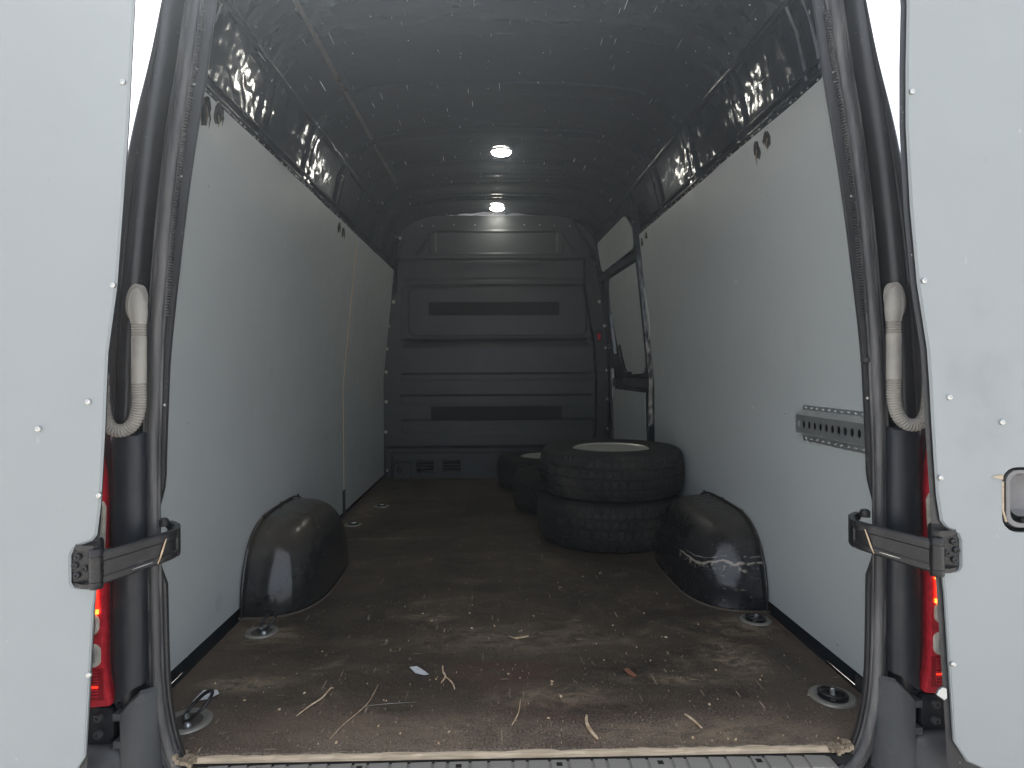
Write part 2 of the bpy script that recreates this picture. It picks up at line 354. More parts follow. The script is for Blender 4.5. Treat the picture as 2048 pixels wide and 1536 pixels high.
for q_ in (-1, 1): m = MB(); m.box(min(q_*0.868, q_*0.93), max(q_*0.868, q_*0.93), 0.09, 0.26, -0.074, 0.024); build(m, 'leak_filler', M_felt, van, 0)  # black boxes added to close a gap where outside light leaked in
build(shell, 'body_shell', M_paint, van, 50)

# roof bows: pressed cross members
for yb, dep in ((0.30, 0.006), (0.78, 0.007), (1.245, 0.008), (1.725, 0.009), (2.18, 0.009), (2.60, 0.009), (2.96, 0.008)):
    m = MB(); sec = [(-0.062, 0.000), (-0.056, 0.002), (-0.050, dep*0.9), (-0.044, dep), (0.044, dep), (0.050, dep*0.9), (0.056, 0.002), (0.062, 0.000)]
    rings = []
    up = [(x, z) for x, z in prof if z >= 1.80]; line = up + [(-a, b) for a, b in reversed(up[:-1])]
    for k, (x, z) in enumerate(line):
        a = Vector(line[max(0, k-1)]); b = Vector(line[min(len(line)-1, k+1)]); tt = (b-a).normalized(); nn = Vector((-tt.y, tt.x))
        if nn.y > 0: nn = -nn
        f = 1.0 if 2 <= k <= len(line)-3 else (0.6 if k in (1, len(line)-2) else 0.15)
        sgn = 1 if x > 0 else -1
        rings.append([Vector((x*(1+TAP(yb)/0.8) + nn.x*h*f, yb + u, z + nn.y*h*f - 0.0006)) for u, h in sec])
    m.rings(rings, True, False, True)
    build(m, 'roof_bow', M_paint, van, 30)
# fine roof ribs between the bows
for yb in (2.39, 2.46, 2.78, 2.86):
    m = MB(); up = [(x, z) for x, z in prof if z >= 1.915]; line = up + [(-a, b) for a, b in reversed(up[:-1])]
    m.rings([[Vector((x, yb+u, z - h)) for u, h in ((-0.014, 0.0), (-0.005, 0.007), (0.005, 0.007), (0.014, 0.0))] for x, z in line], True, False, True)
    build(m, 'roof_rib', M_paint, van, 40)
# side posts above the lining, with pressed lips
for s in (-1, 1):
    for yb, wd in ((0.34, 0.05), (0.78, 0.045), (1.245, 0.04), (1.725, 0.045), (2.18, 0.04), (2.60, 0.04), (2.96, 0.04)):
        m = MB(); rings = []
        for z in (1.46, 1.53, 1.58, 1.62, 1.66, 1.70, 1.735, 1.77, 1.80, 1.83, 1.857, 1.88):
            f = 1 if z < 1.80 else lerp(1, 0.5, (z-1.80)/0.08)
            x = inner_x(z) + TAP(yb); h = 0.011*f
            sec = [(-wd-0.025, -0.002), (-wd-0.008, 0.003), (-wd, h), (-wd*0.4, h), (-wd*0.3, h*0.6), (wd*0.3, h*0.6), (wd*0.4, h), (wd, h), (wd+0.008, 0.003), (wd+0.025, -0.002)]
            rings.append([Vector((s*(x - hh), yb + u, z)) for u, hh in sec])
        m.rings(rings, True, False, True)
        post = build(m, 'side_post', M_paint, van, 30)
        for zz in (1.60, 1.70):                       # pressed access holes
            x = inner_x(zz) + TAP(yb) + 0.011
            m = MB(); m.lathe([(0.0, 0.0), (0.014, 0.0), (0.017, 0.002), (0.020, 0.0)], 14)
            build(m, 'access_hole', M_dark, post, 40, M=frame((s*(x-0.0175), yb, zz), (-s, 0, -0.15), (0,1,0)) @ Matrix.Diagonal((0.8, 1.25, 1, 1)))
    # longitudinal pressings above the lining
    for zc, r_, dx in ((1.555, 0.009, 0.012), (1.585, 0.006, 0.010), (1.775, 0.010, 0.004)):
        m = MB(); m.tube([(s*(inner_x(zc) - dx + TAP(y) + 0.003*noise.noise(Vector((y*5, zc*9, s)))), y, zc + 0.003*noise.noise(Vector((y*4, 1, s)))) for y in [0.22 + 3.06*i/60 for i in range(61)]], r_, 8)
        build(m, 'cantrail_bead', M_paint, van, 60)
    m = MB()                                          # roof rail strip
    m.rings([[Vector((s*(xx + TAP(y)), y, zz)) for xx, zz in ((0.640, 1.882), (0.598, 1.900), (0.594, 1.893), (0.636, 1.874))] for y in [0.22 + 3.0*i/20 for i in range(21)]], True, False, True)
    build(m, 'roof_rail', M_paint, van, 30)
m = MB()                                             # bare adhesive strip along the left roof edge
for a, b in ((0.35, 1.02), (1.06, 1.10), (1.12, 1.62), (1.70, 2.3)):
    rr = [[Vector((-(xx + TAP(y)) + 0.003*noise.noise(Vector((y*9, xx, 0))), y, zz)) for xx, zz in ((0.624, 1.872), (0.612, 1.878), (0.610, 1.872), (0.622, 1.866))] for y in [a + (b-a)*i/12 for i in range(13)]]
    m.rings(rr, True, False, True)
build(m, 'sealer_strip', plastic('tan_sealer', (0.085, 0.072, 0.06), 0.7, wear=0.2), van, 60)

# ---- side linings
def lining_piece(y0, y1, side, fore_top=0):
    m = MB(); N = 34
    zr = [0.033, 0.3, 0.55, 0.70, 0.74, 1.0, 1.25, TOPZ]
    ring = []
    pts_front = []; 
    rows_f = []; rows_b = []
    for j in range(N+1):
        y = lerp(y0, y1, j/N); top = TOPZ + 0.004*noise.noise(Vector((y*3, side, 0))) + (0.002*noise.noise(Vector((y*30, side, 5))))
        rows_f.append([Vector((side*xl(z, y), y, z if i < len(zr)-1 else top)) for i, z in enumerate(zr)])
        rows_b.append([Vector((side*(xl(z, y)+0.008), y, z if i < len(zr)-1 else top)) for i, z in enumerate(zr)])
    rings = [rows_f[j] + rows_b[j][::-1] for j in range(N+1)]
    m.rings(rings, True, False, True); return m
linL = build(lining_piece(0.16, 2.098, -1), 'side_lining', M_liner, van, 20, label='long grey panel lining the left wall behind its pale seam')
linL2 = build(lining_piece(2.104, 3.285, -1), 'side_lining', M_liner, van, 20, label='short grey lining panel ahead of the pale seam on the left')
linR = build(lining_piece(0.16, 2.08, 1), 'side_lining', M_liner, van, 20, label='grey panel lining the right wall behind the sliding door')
m = MB(); m.rings([[Vector((-(xl(z, 2.1)+d), 2.101+u, z)) for u, d in ((-0.006, -0.0028), (0.006, -0.0028), (0.006, 0.006), (-0.006, 0.006))] for z in (0.16, 0.72, 1.2, 1.49)], True, False, True)
build(m, 'seam_edge', M_wood, van, 0)
m = MB(); m.rings([[Vector((-(xl(z, 2.1)-0.002+d), 2.10+u, z)) for u, d in ((-0.030, 0), (0.030, 0), (0.030, 0.006), (-0.030, 0.006))] for z in (0.0, 0.15)], True, False, True)
build(m, 'seam_bracket', M_felt, van, 0, 0.003)

scr_m = MB(); scr_m.lathe([(0.0042, 0.0), (0.0042, 0.0010), (0.0034, 0.0026), (0.0018, 0.0032), (0.0014, 0.0024), (0.0, 0.0024)], 12); scr_me = scr_m.mesh('screw', 30); scr_me.materials.append(M_screw)
def screw(parent, p, d, size=1.0, mat=None, name='screw', sq=1.0):
    me = scr_me
    if mat is not None:
        me = SCR.get(mat.name)
        if me is None: me = scr_me.copy(); me.materials.clear(); me.materials.append(mat); SCR[mat.name] = me
    return link(name, me, None, parent, frame(p, d) @ Matrix.Diagonal((size, size*sq, size, 1)))
SCR = {}
for y in (0.407, 0.647, 0.864, 1.091, 1.344): screw(linL, (-xl(0.655, y), y, 0.655 + 0.004*rnd.random()), (1,0,0), 1.1)
for y, z in ((0.578, 0.037), (0.39, 0.036), (0.41, 1.30), (0.9, 1.44), (1.5, 1.47)): screw(linL, (-xl(z, y), y, z), (1,0,0), 0.9)
for y in (0.613, 0.847, 1.112, 1.388): screw(linR, (xl(0.66, y), y, 0.660), (-1,0,0), 1.0)
for y, z in ((0.338, 0.065), (0.564, 0.06), (0.60, 1.33), (0.86, 1.05), (1.2, 1.2)): screw(linR, (xl(z, y), y, z), (-1,0,0), 0.9)

# rivets and folded clips along the upper edge of the lining
riv = MB(); riv.lathe([(0.0040, 0), (0.0034, 0.0018), (0.0016, 0.003), (0, 0.0033)], 8); riv_me = riv.mesh('rivet', 60); riv_me.materials.append(M_rivet)
for s, par in ((-1, linL), (1, linR)):
    y = 0.2
    while y < 2.05:
        z = TOPZ + 0.006 + 0.004*rnd.random()
        link('rivet', riv_me, None, par, frame((s*(xl(z, y)+0.004), y, z), (-s, -0.3, 0.4)) @ Matrix.Scale(0.5+0.8*rnd.random(), 4))
        y += rnd.choice((0.03, 0.045, 0.075, 0.05))
    for a, b in ((0.34, 0.56), (0.60, 0.68), (1.02, 1.14), (1.16, 1.2), (1.6, 1.66)):
        m = MB(); m.rings([[Vector((s*(xl(TOPZ, y)+0.014-dx), y, TOPZ + 0.004 + dz + 0.006*noise.noise(Vector((y*8, 3, s))))) for dx, dz in ((0, 0), (0.008, 0.004), (0.010, 0.010), (0.005, 0.018), (0, 0.018))] for y in [a+(b-a)*i/8 for i in range(9)]], True, False, True)
        build(m, 'clip_strip', M_paint, par, 60)

# torn strap openings at the top of the lining
M_torn = plastic('frayed_dark_ply', (0.045, 0.040, 0.036), 0.85, 60, 0.6, wear=0.3)
M_splin = plastic('weathered_splinter', (0.20, 0.16, 0.11), 0.85, 60, 0.6, wear=0.3)
def torn(side, y, z, wy, hz, par, seed, hook=False):
    rr = random.Random(seed); N = 14
    def outline(k, jit):
        pts = []
        for i in range(N):
            a = 2*math.pi*i/N; rr2 = 1 + jit*(rr.random()-0.5)
            pts.append((y + wy*k*math.cos(a)*rr2 + 0.25*wy*math.sin(a), z + hz*k*math.sin(a)*rr2))
        return pts
    m = MB(); m.prism([outline(1.0, 0.35)], lambda u, v, q: (side*(xl(v, u) - (0.0012 if q == 0 else -0.002)), u, v)); o = build(m, 'torn_opening', M_torn, par, 20)
    m = MB(); m.prism([[(p[0]+wy*0.1, p[1]+hz*0.05) for p in outline(0.80, 0.5)]], lambda u, v, q: (side*(xl(v, u) - (0.0028 if q == 0 else -0.002)), u, v)); build(m, 'opening_gap', M_dark, o, 20)
    for i in range(3):
        yy = y + wy*(rr.random()-0.5)*1.2; z0 = z + hz*(rr.random()-0.2); L = hz*(0.8+rr.random())
        m = MB(); m.tube([(side*(xl(z0, yy)-0.004), yy, z0), (side*(xl(z0, yy)-0.006), yy+0.003, z0-L*0.5), (side*(xl(z0, yy)-0.0035), yy+0.001*rr.random(), z0-L)], [0.0016, 0.0022, 0.0004], 5)
        build(m, 'splinter', M_torn if i else M_splin, o, 60)
torn(-1, 0.352, 1.480, 0.026, 0.040, linL, 1); torn(-1, 0.425, 1.500, 0.024, 0.030, linL, 2)
torn(-1, 1.72, 1.485, 0.020, 0.026, linL, 3); torn(-1, 1.80, 1.478, 0.018, 0.026, linL, 4)
torn(1, 0.635, 1.478, 0.020, 0.028, linR, 5); torn(1, 0.565, 1.488, 0.020, 0.026, linR, 6)
torn(1, 2.03, 1.475, 0.014, 0.024, linR, 7); torn(1, 1.94, 1.492, 0.014, 0.020, linR, 8)

# ---- sliding door on the right, with three lining panels
sdoor = MB()
def sx(z, y, d): return xl(z, y) + d
sdoor.rings([[Vector((sx(z, y, 0.018), y, z)) for z in (-0.01, 0.35, 0.72, 0.9, 1.1, 1.3, 1.5, 1.62, 1.72)] for y in (2.10, 2.4, 2.7, 3.0, 3.29)], False, False, False)
sd_o = build(sdoor, 'sliding_door', M_paint, van, 50)
def sl_panel(poly, inset, nm='lining_panel'):
    m = MB(); m.prism([poly], lambda u, v, q: (sx(v, u, inset + (0 if q == 0 else 0.008)), u, v)); return build(m, nm, M_liner, sd_o, 20)
def soften(poly, r=0.03, n=3):
    out = []
    for i, p in enumerate(poly):
        a = Vector(poly[i-1]); b = Vector(p); c = Vector(poly[(i+1) % len(poly)])
        ra = min(r, (a-b).length*0.4); rc = min(r, (c-b).length*0.4)
        p0 = b + (a-b).normalized()*ra; p1 = b + (c-b).normalized()*rc
        for k in range(n+1):
            t_ = k/n; q = p0*(1-t_)**2 + b*2*t_*(1-t_) + p1*t_*t_; out.append((q.x, q.y))
    return out
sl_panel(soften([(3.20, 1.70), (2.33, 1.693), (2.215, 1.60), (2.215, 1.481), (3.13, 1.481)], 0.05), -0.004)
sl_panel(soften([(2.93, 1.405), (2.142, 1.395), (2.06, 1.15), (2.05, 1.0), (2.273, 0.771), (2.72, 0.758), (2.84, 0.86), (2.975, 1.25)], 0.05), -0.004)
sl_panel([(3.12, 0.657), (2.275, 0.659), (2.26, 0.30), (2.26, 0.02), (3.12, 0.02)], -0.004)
def ribbon(par, nm, pts, wd, hh, off, mat=M_paint):          # a raised strip on the side wall, pts in (y, z)
    m = MB(); rings = []; P = catmull([(a, b, 0) for a, b in pts], 5)
    for k, p in enumerate(P):
        a = P[max(0, k-1)]; b = P[min(len(P)-1, k+1)]; tt = (b-a).normalized(); nn = Vector((-tt.y, tt.x))
        ring = []
        for uu, h in ((-wd, 0), (-wd*0.8, hh), (wd*0.8, hh), (wd, 0)):
            y_, z_ = p.x + nn.x*uu, p.y + nn.y*uu
            ring.append(Vector((sx(z_, y_, off) - h, y_, z_)))
        rings.append(ring)
    m.rings(rings, True, False, True); return build(m, nm, mat, par, 40)
ribbon(sd_o, 'door_frame_rail', [(3.25, 1.44), (2.7, 1.445), (2.12, 1.43)], 0.022, 0.022, 0.012)
ribbon(sd_o, 'door_frame_rail', [(3.25, 0.70), (2.8, 0.71), (2.14, 0.715)], 0.035, 0.020, 0.014)
ribbon(sd_o, 'door_edge', [(2.11, 1.70), (2.115, 1.5), (2.115, 1.1), (2.125, 0.8), (2.15, 0.55), (2.15, 0.0)], 0.024, 0.030, 0.010)
ribbon(sd_o, 'door_edge', [(3.02, 0.9), (3.04, 1.2), (3.06, 1.42)], 0.03, 0.02, 0.012)
ribbon(sd_o, 'door_edge', [(3.17, 0.0), (3.17, 0.8)], 0.03, 0.02, 0.012)
ribbon(van, 'door_post', [(2.100, 1.66), (2.100, 1.2), (2.100, 0.72), (2.10, 0.0)], 0.014, 0.004, 0.004)
ribbon(sd_o, 'latch_cover', [(2.80, 0.95), (2.74, 0.84), (2.68, 0.775), (2.55, 0.765)], 0.014, 0.012, -0.004, M_cover)

# ---- floor
def board(y0, y1, name='floor_board', front=False):
    m = MB(); N = 120 if front else 2
    top = []; 
    a = [Vector((lerp(-0.853, 0.853, i/N), y0 + ((0.006*noise.noise(Vector((i*0.21, 2.2, 0))) + 0.004*max(0, noise.noise(Vector((i*0.9, 7, 0))))) if front else 0), 0)) for i in range(N+1)]
    b = [Vector((lerp(-0.853, 0.853, i/N), y1, 0)) for i in range(N+1)]
    dz = Vector((0, 0, -0.014))
    m.rings([a, b, [p+dz for p in b], [Vector((p.x, (0.006 if front else p.y), -0.014)) for p in a]], False, True, False)
    m.rings([[a[0], b[0], b[0]+dz, Vector((a[0].x, 0.006 if front else a[0].y, -0.014))]], True, False, False)
    return m
bd = MB()
f1 = build(board(0.016, 1.692, front=True), 'floor_board', M_floor, van, 30)
f2 = build(board(1.696, 2.515), 'floor_board', M_floor, van, 30)
f3 = build(board(2.519, 3.30), 'floor_board', M_floor, van, 30)
# pale raw edge of the plywood at the sill
m = MB(); N = 160; A = []; B = []; C = []; D = []
for i in range(N+1):
    x = lerp(-0.70, 0.78, i/N); j = 0.0045*noise.noise(Vector((x*14, 0, 0))) + 0.0035*noise.noise(Vector((x*47, 0, 3))); k = abs(noise.noise(Vector((x*9, 5, 0))))
    A.append(Vector((x, -0.001, -0.0095))); B.append(Vector((x, 0.000 + j*0.2, -0.001))); C.append(Vector((x, 0.006 + j + 0.010*max(0, k-0.25), 0.0016))); D.append(Vector((x, 0.010 + j + 0.010*max(0, k-0.25), 0.0004)))
m.rings([A, B, C, D], False, False, False); build(m, 'raw_edge', M_wood, f1, 60)
for s in (-1, 1):
    m = MB(); m.rings([[Vector((s*(0.853+0.002*noise.noise(Vector((y*20, s, 0)))), y, 0.0005)), Vector((s*(0.847+0.003*noise.noise(Vector((y*12, s, 1)))), y, 0.0012)), Vector((s*0.8535, y, -0.006))] for y in [0.16 + 3.1*i/120 for i in range(121)]], True, False, True)
    build(m, 'board_trim', plastic('worn_board_edge', (0.12, 0.09, 0.065), 0.8, wear=0.5), f1, 60)

# ---- wheel arches
def arch(s, scarred):
    m = MB(); D, L, h = 0.232, 0.368, 0.284; NU, NV = 40, 22; rings = []
    for j in range(NV+1):
        phi = (math.pi/2)*j/NV; cp = max(0, math.cos(phi))**0.50; sp = math.sin(phi)**0.86
        ring = []
        for i in range(NU+1):
            th = -math.pi/2 + math.pi*i/NU; ct = abs(math.cos(th))**0.62; st = math.copysign(abs(math.sin(th))**0.62, math.sin(th))
            lean = 0.02*(j/NV)
            x = xl(0.1, 1.1)+0.005 - (D*cp*ct); y = 1.105 + L*cp*st*(1 - 0.08*(j/NV)); z = h*sp
            if scarred:
                for (dy, dz, rr_, am) in ((0.765, 0.135, 0.030, 0.020), (0.775, 0.20, 0.020, 0.016), (0.765, 0.085, 0.03, -0.010), (0.76, 0.04, 0.02, 0.010)):
                    q = math.exp(-((y-dy)**2/rr_**2 + (z-dz)**2/rr_**2 + ((x-0.72)**2)/(0.035**2))); y += am*q
            ring.append(Vector((s*x, y, z)))
        rings.append(ring)
    m.rings(rings, False, False, False)
    return m
t = NT('scarred_arch_paint')
n2 = t.noise(26, 4); n1 = t.noise(3, 3)
sp_ = t.n('ShaderNodeSeparateXYZ'); t.l(t.tc.outputs['Object'], sp_.inputs[0])
zz = t.math('ADD', sp_.outputs[2], t.math('MULTIPLY', t.math('SUBTRACT', t.noise(9, 4), 0.5), 0.05))
zz = t.math('ADD', zz, t.math('MULTIPLY', t.math('SUBTRACT', sp_.outputs[0], 0.7), -0.10))
def band(z0, wd, k, nsc, lo): 
    d = t.math('ABSOLUTE', t.math('SUBTRACT', zz, z0)); return t.math('MULTIPLY', t.ramp(d, wd*0.5, wd, k, 0), t.ramp(t.noise(nsc, 4, 0.7), lo, lo+0.1))
bands = t.math('MAXIMUM', band(0.135, 0.0045, 1.0, 22, 0.36), t.math('MAXIMUM', band(0.152, 0.0018, 1.0, 12, 0.50), band(0.065, 0.0015, 1.0, 30, 0.55)))
bands = t.math('MAXIMUM', bands, band(0.124, 0.014, 0.9, 60, 0.54))
fr = t.ramp(sp_.outputs[1], 0.95, 1.0, 1, 0); bands = t.math('MULTIPLY', bands, fr)
sc = t.math('MAXIMUM', t.streaks((22, 30, 110), 0.15, 0.35, seed=2, warp=0.6), t.streaks((26, 30, 150), 0.14, 0.3, rot=(0.3, 0.4, 0), seed=5, warp=0.6))
bands = t.math('MAXIMUM', bands, t.math('MULTIPLY', t.math('MULTIPLY', sc, 0.8), fr))
geo = t.n('ShaderNodeNewGeometry'); sg = t.n('ShaderNodeSeparateXYZ'); t.l(geo.outputs['Normal'], sg.inputs[0])
film = t.math('MULTIPLY', t.ramp(sg.outputs[2], 0.35, 0.98), t.ramp(n2, 0.2, 0.8, 0.3, 0.7))
c = t.mix(film, (0.013, 0.013, 0.015), (0.075, 0.066, 0.052)); c = t.mix(t.math('MULTIPLY', bands, 0.85), c, (0.38, 0.33, 0.27))
nb = t.bump(n1, 0.25, 0.02); nb = t.bump(t.noise(14, 3), 0.25, 0.006, nb)
M_scar = t.set(c, t.math('ADD', t.ramp(n2, 0.3, 0.7, 0.16, 0.30), t.math('MULTIPLY', film, 0.4)), 0, nb, spec=0.6)
aL = build(arch(-1, False), 'wheel_arch', M_arch, van, 70, label='dusty black wheel arch cover on the left with a smooth face')
aR = build(arch(1, True), 'wheel_arch', M_scar, van, 70, label='scratched and dented black wheel arch cover on the right beside the stacked wheels')
for s, ar in ((-1, aL), (1, aR)):
    pts = []
    for i in range(41):
        phi = math.pi*i/40; c_ = math.cos(phi); s_ = math.sin(phi)
        pts.append((s*(xl(0.1, 1.1)-0.003), 1.105 - math.copysign(abs(c_)**0.50, c_)*0.377, 0.288*abs(s_)**0.86))
    m = MB(); m.tube(pts, 0.0045, 6); build(m, 'arch_flange', M_arch, ar, 60)
    for i in (17, 20, 24): screw(ar, (pts[i][0]-s*0.004, pts[i][1], pts[i][2]+0.006), (-s, -0.2, 0.3), 1.2, M_hinge)
    # dish pressed into the top of the cover
    m = MB(); m.lathe([(0.052, 0.0), (0.058, 0.004), (0.064, 0.0)], 28, closed=False)
    m = MB(); m.tube([(s*(0.735 + 0.060*math.cos(a)), 0.86 + 0.03*math.sin(a), 0.262 + 0.018*math.sin(a)) for a in [2*math.pi*i/28 for i in range(28)]], 0.004, 6, closed=True)
    # foot dust seal
    m = MB(); N = 40; outer = []
    for i in range(N+1):
        th = -math.pi/2 + math.pi*i/N; ct = abs(math.cos(th))**0.62; st = math.copysign(abs(math.sin(th))**0.62, math.sin(th))
        outer.append((s*(xl(0.1, 1.1)+0.005 - 0.238*ct), 1.105 + 0.378*st, 0.001))
    m.tube(outer, 0.0038, 6); build(m, 'sealing_bead', plastic('dusty_sealant', (0.09, 0.07, 0.052), 0.8, wear=0.4), ar, 60)

# ---- lashing eyes let into the floor
M_zinc = plastic('dusty_zinc_cup', (0.30, 0.29, 0.26), 0.45, 90, 0.3, wear=0.5); M_zinc.node_tree.nodes['Principled BSDF'].inputs['Metallic'].default_value = 0.6
def lash(x, y, tilt, az, r=0.047):
    m = MB(); m.lathe([(0, 0.0012), (r*0.60, 0.0012), (r*0.70, 0.0024), (r*0.80, 0.0052), (r*0.92, 0.0050), (r, 0.0022), (r*1.03, 0.0004)], 36)
    cup = build(m, 'lashing_eye', M_zinc, f1 if False else van, 50, M=T(x, y, 0))
    m = MB(); m.lathe([(0, 0.0016), (r*0.62, 0.0016), (r*0.66, 0.0012)], 30); build(m, 'recess', M_dark if tilt < 20 else plastic('dark_recess', (0.07, 0.06, 0.05), 0.7, wear=0.5), cup, 50, M=T(x, y, 0.0003))  # flat dark disc painted in place of the cup's shaded depth
    Mx = T(x, y, 0.010) @ Matrix.Rotation(R(az), 4, 'Z') @ Matrix.Rotation(R(tilt), 4, 'X')
    m = MB(); rr_ = r*0.62; rr_ = rr_*(1.15 if tilt > 20 else 0.95); m.tube([(rr_*0.78*math.cos(a), rr_*0.9 + rr_*math.sin(a), 0) for a in [2*math.pi*i/26 for i in range(26)]], 0.0042, 8, closed=True)
    build(m, 'ring', M_hinge, cup, 60, M=Mx @ T(0, -0.004 if tilt > 20 else -rr_*0.9, 0))
    m = MB(); m.tube([(-rr_*0.75, 0, 0), (-rr_*0.3, 0, 0.003), (rr_*0.3, 0, 0.003), (rr_*0.75, 0, 0)], 0.0055, 8); m.lathe([(0, 0.009), (0.006, 0.008), (0.008, 0.003), (0.008, 0)], 10, T(rr_*0.8, 0, 0))
    build(m, 'clamp', M_strap, cup, 60, M=T(x, y, 0.004) @ Matrix.Rotation(R(az), 4, 'Z'))
lash(-0.745, 0.140, -0, 0) if False else None
lash(-0.745, 0.140, 40, -62, 0.054); lash(-0.752, 0.625, 44, -55, 0.048)
lash(-0.762, 1.945, 4, 30, 0.044); lash(-0.690, 2.38, 4, 20, 0.044)
lash(0.778, 0.200, 4, 62, 0.053); lash(0.788, 0.665, 4, 60, 0.047)

# ---- perforated galvanised rail on the right wall
def railpt(y, z, d): return (xl(z, y) - d, y, z)
rail = None
m = MB(); m.rings([[Vector((xl(0.65, y) - d, y, z)) for d, z in ((0.003, 0.690), (0.003, 0.678), (0.024, 0.664), (0.024, 0.6605), (0.0205, 0.6605), (0.0195, 0.663), (0.0010, 0.6765), (0.0010, 0.690))] for y in (0.10, 0.505)], True, False, True)
rail = build(m, 'perforated_rail', M_strap, van, 20)
m = MB(); m.rings([[Vector((xl(0.65, y) - d, y, z)) for d, z in ((0.003, 0.588), (0.003, 0.604), (0.024, 0.613), (0.024, 0.6165), (0.0205, 0.6165), (0.0195, 0.614), (0.0010, 0.6055), (0.0010, 0.588))] for y in (0.10, 0.505)], True, False, True)
build(m, 'lower_flange', M_strap, rail, 20)
holes = []
for k in range(13):
    yc = 0.490 - k*0.0290
    holes.append([(yc + 0.0088*math.cos(a), 0.638 + 0.0115*math.sin(a)) for a in [2*math.pi*i/16 for i in range(16)]][::-1])
m = MB(); m.prism([[(0.10, 0.6165), (0.505, 0.6165), (0.505, 0.6605), (0.10, 0.6605)]] + holes, lambda u, v, q: (xl(0.65, u) - (0.024 if q == 0 else 0.021), u, v))
build(m, 'face_strip', M_strap, rail, 30)
m = MB(); m.box(0.0, 1.0, 0.0, 1.0, 0.0, 1.0); m.v = [(xl(0.65, lerp(0.10, 0.505, b)) - 0.002 - 0.008*a, lerp(0.10, 0.505, b), lerp(0.612, 0.666, c_)) for a, b, c_ in m.v]; build(m, 'rail_hole_shade', M_dark, rail, 0)  # near-black plate stands in for the shade behind the holes
for k in range(13):
    y = 0.488 - k*0.030
    for z in (0.684, 0.596): screw(rail, (xl(0.65, y) - 0.003, y, z), (-1,0,0), 0.9, M_strap if k % 3 else None)

# ---- bulkhead (partition), moulded relief as a height field
PX = lambda u: (700 + u/2.743 - 980)/271.7 - 0.05
PZ = lambda v: 0.8 - ((420 + v/2.743) - 738)/271.7
def sst(a, b, x): t_ = min(1, max(0, (x-a)/(b-a))); return t_*t_*(3-2*t_)
def sdrr(x, z, x0, x1, z0, z1, r):
    cx, cz = (x0+x1)/2, (z0+z1)/2; hx, hz = (x1-x0)/2 - r, (z1-z0)/2 - r
    dx, dz = abs(x-cx)-hx, abs(z-cz)-hz
    return math.hypot(max(dx, 0), max(dz, 0)) + min(max(dx, dz), 0) - r
Lx = [(0.0, -0.762), (0.25, -0.797), (0.45, -0.812), (0.7, -0.812), (0.95, -0.795), (1.2, -0.765), (1.32, -0.745), (1.38, -0.70), (1.95, -0.70)]
Rx = [(0.0, 0.635), (0.25, 0.665), (0.45, 0.68), (0.7, 0.682), (0.95, 0.668), (1.2, 0.635), (1.32, 0.61), (1.38, 0.60), (1.95, 0.60)]
xm0, xm1 = PX(185), PX(1455)
def relief(x, z):
    h = 0.0
    # main bulged panel
    l, r_ = interp(Lx, z) + 0.04, interp(Rx, z)
    d = min(x-(l-0.075), (r_+0.055)-x, z-PZ(1300), PZ(275)-z)
    h += 0.030*sst(-0.008, 0.012, d)
    # recessed shallow border groove
    # upper blanked window
    d = sdrr(x, z, PX(285), PX(1330), PZ(722), PZ(412), 0.07)
    h -= 0.012*sst(0.008, -0.008, d)
    h += 0.006*sst(0.006, -0.006, sdrr(x, z, PX(325), PX(1300), PZ(690), PZ(425), 0.06))
    # ledge under the window
    h -= 0.020*sst(PZ(760), PZ(722), z)*sst(PZ(700), PZ(722), z)*sst(PX(270), PX(300), x)*sst(PX(1345), PX(1310), x)
    # recessed channels
    for v0, v1, u0, u1, dd in ((900, 930, 285, 1335, .008), (1018, 1060, 280, 1330, .009), (1152, 1215, 292, 1330, .009)):
        h -= dd*sst(0.010, -0.002, sdrr(x, z, PX(u0), PX(u1), PZ(v1), PZ(v0), 0.004))
    h -= 0.006*sst(0.006, -0.002, sdrr(x, z, PX(300), PX(1290), PZ(384), PZ(376), 0.002))
    # cap with recessed panel
    h += 0.022*sst(PZ(275), PZ(262), z)*sst(PX(262), PX(275), x)*sst(PX(1350), PX(1320), x + max(0, (z-PZ(240)))*0.55)
    h -= 0.012*sst(0.007, -0.004, sdrr(x, z, PX(475), PX(1140), PZ(233), PZ(122), 0.02))
    h += 0.006*sst(0.004, -0.004, sdrr(x, z, PX(440), PX(1175), PZ(248), PZ(112), 0.03))
    for sg_, uc in ((1, 412), (-1, 1205)):
        q = abs((x-PX(uc)) - sg_*(z-PZ(195))*0.75)
        h += 0.016*sst(0.016, 0.006, q)*sst(PZ(248), PZ(240), z)*sst(PZ(140), PZ(155), z)
    # foot section with its own raised border
    d = min(x-PX(225), PX(1455)-x, PZ(1325)-z)
    h += 0.018*sst(0.0, 0.012, d) if z < PZ(1325) else 0
    h -= 0.012*sst(0.010, -0.006, min(1, max(PX(232)-x, x-PX(335), z-PZ(1385)))) if z < PZ(1380) and PX(232) < x < PX(335) else 0
    return h*0.92
NX, NZ = 300, 330; x0, x1, z0, z1 = -0.862, 0.862, 0.0, 1.93
vs = []; fs = []
for j in range(NZ+1):
    for i in range(NX+1):
        x = lerp(x0, x1, i/NX); z = lerp(z0, z1, j/NZ); vs.append((x, YF + 0.02 - relief(x, z), z))
for j in range(NZ):
    for i in range(NX):
        a = j*(NX+1)+i; fs.append((a, a+1, a+NX+2, a+NX+1))
m = MB(); m.v = vs; m.f = fs
bulk = build(m, 'bulkhead', M_bulk, van, 40, merge=False)
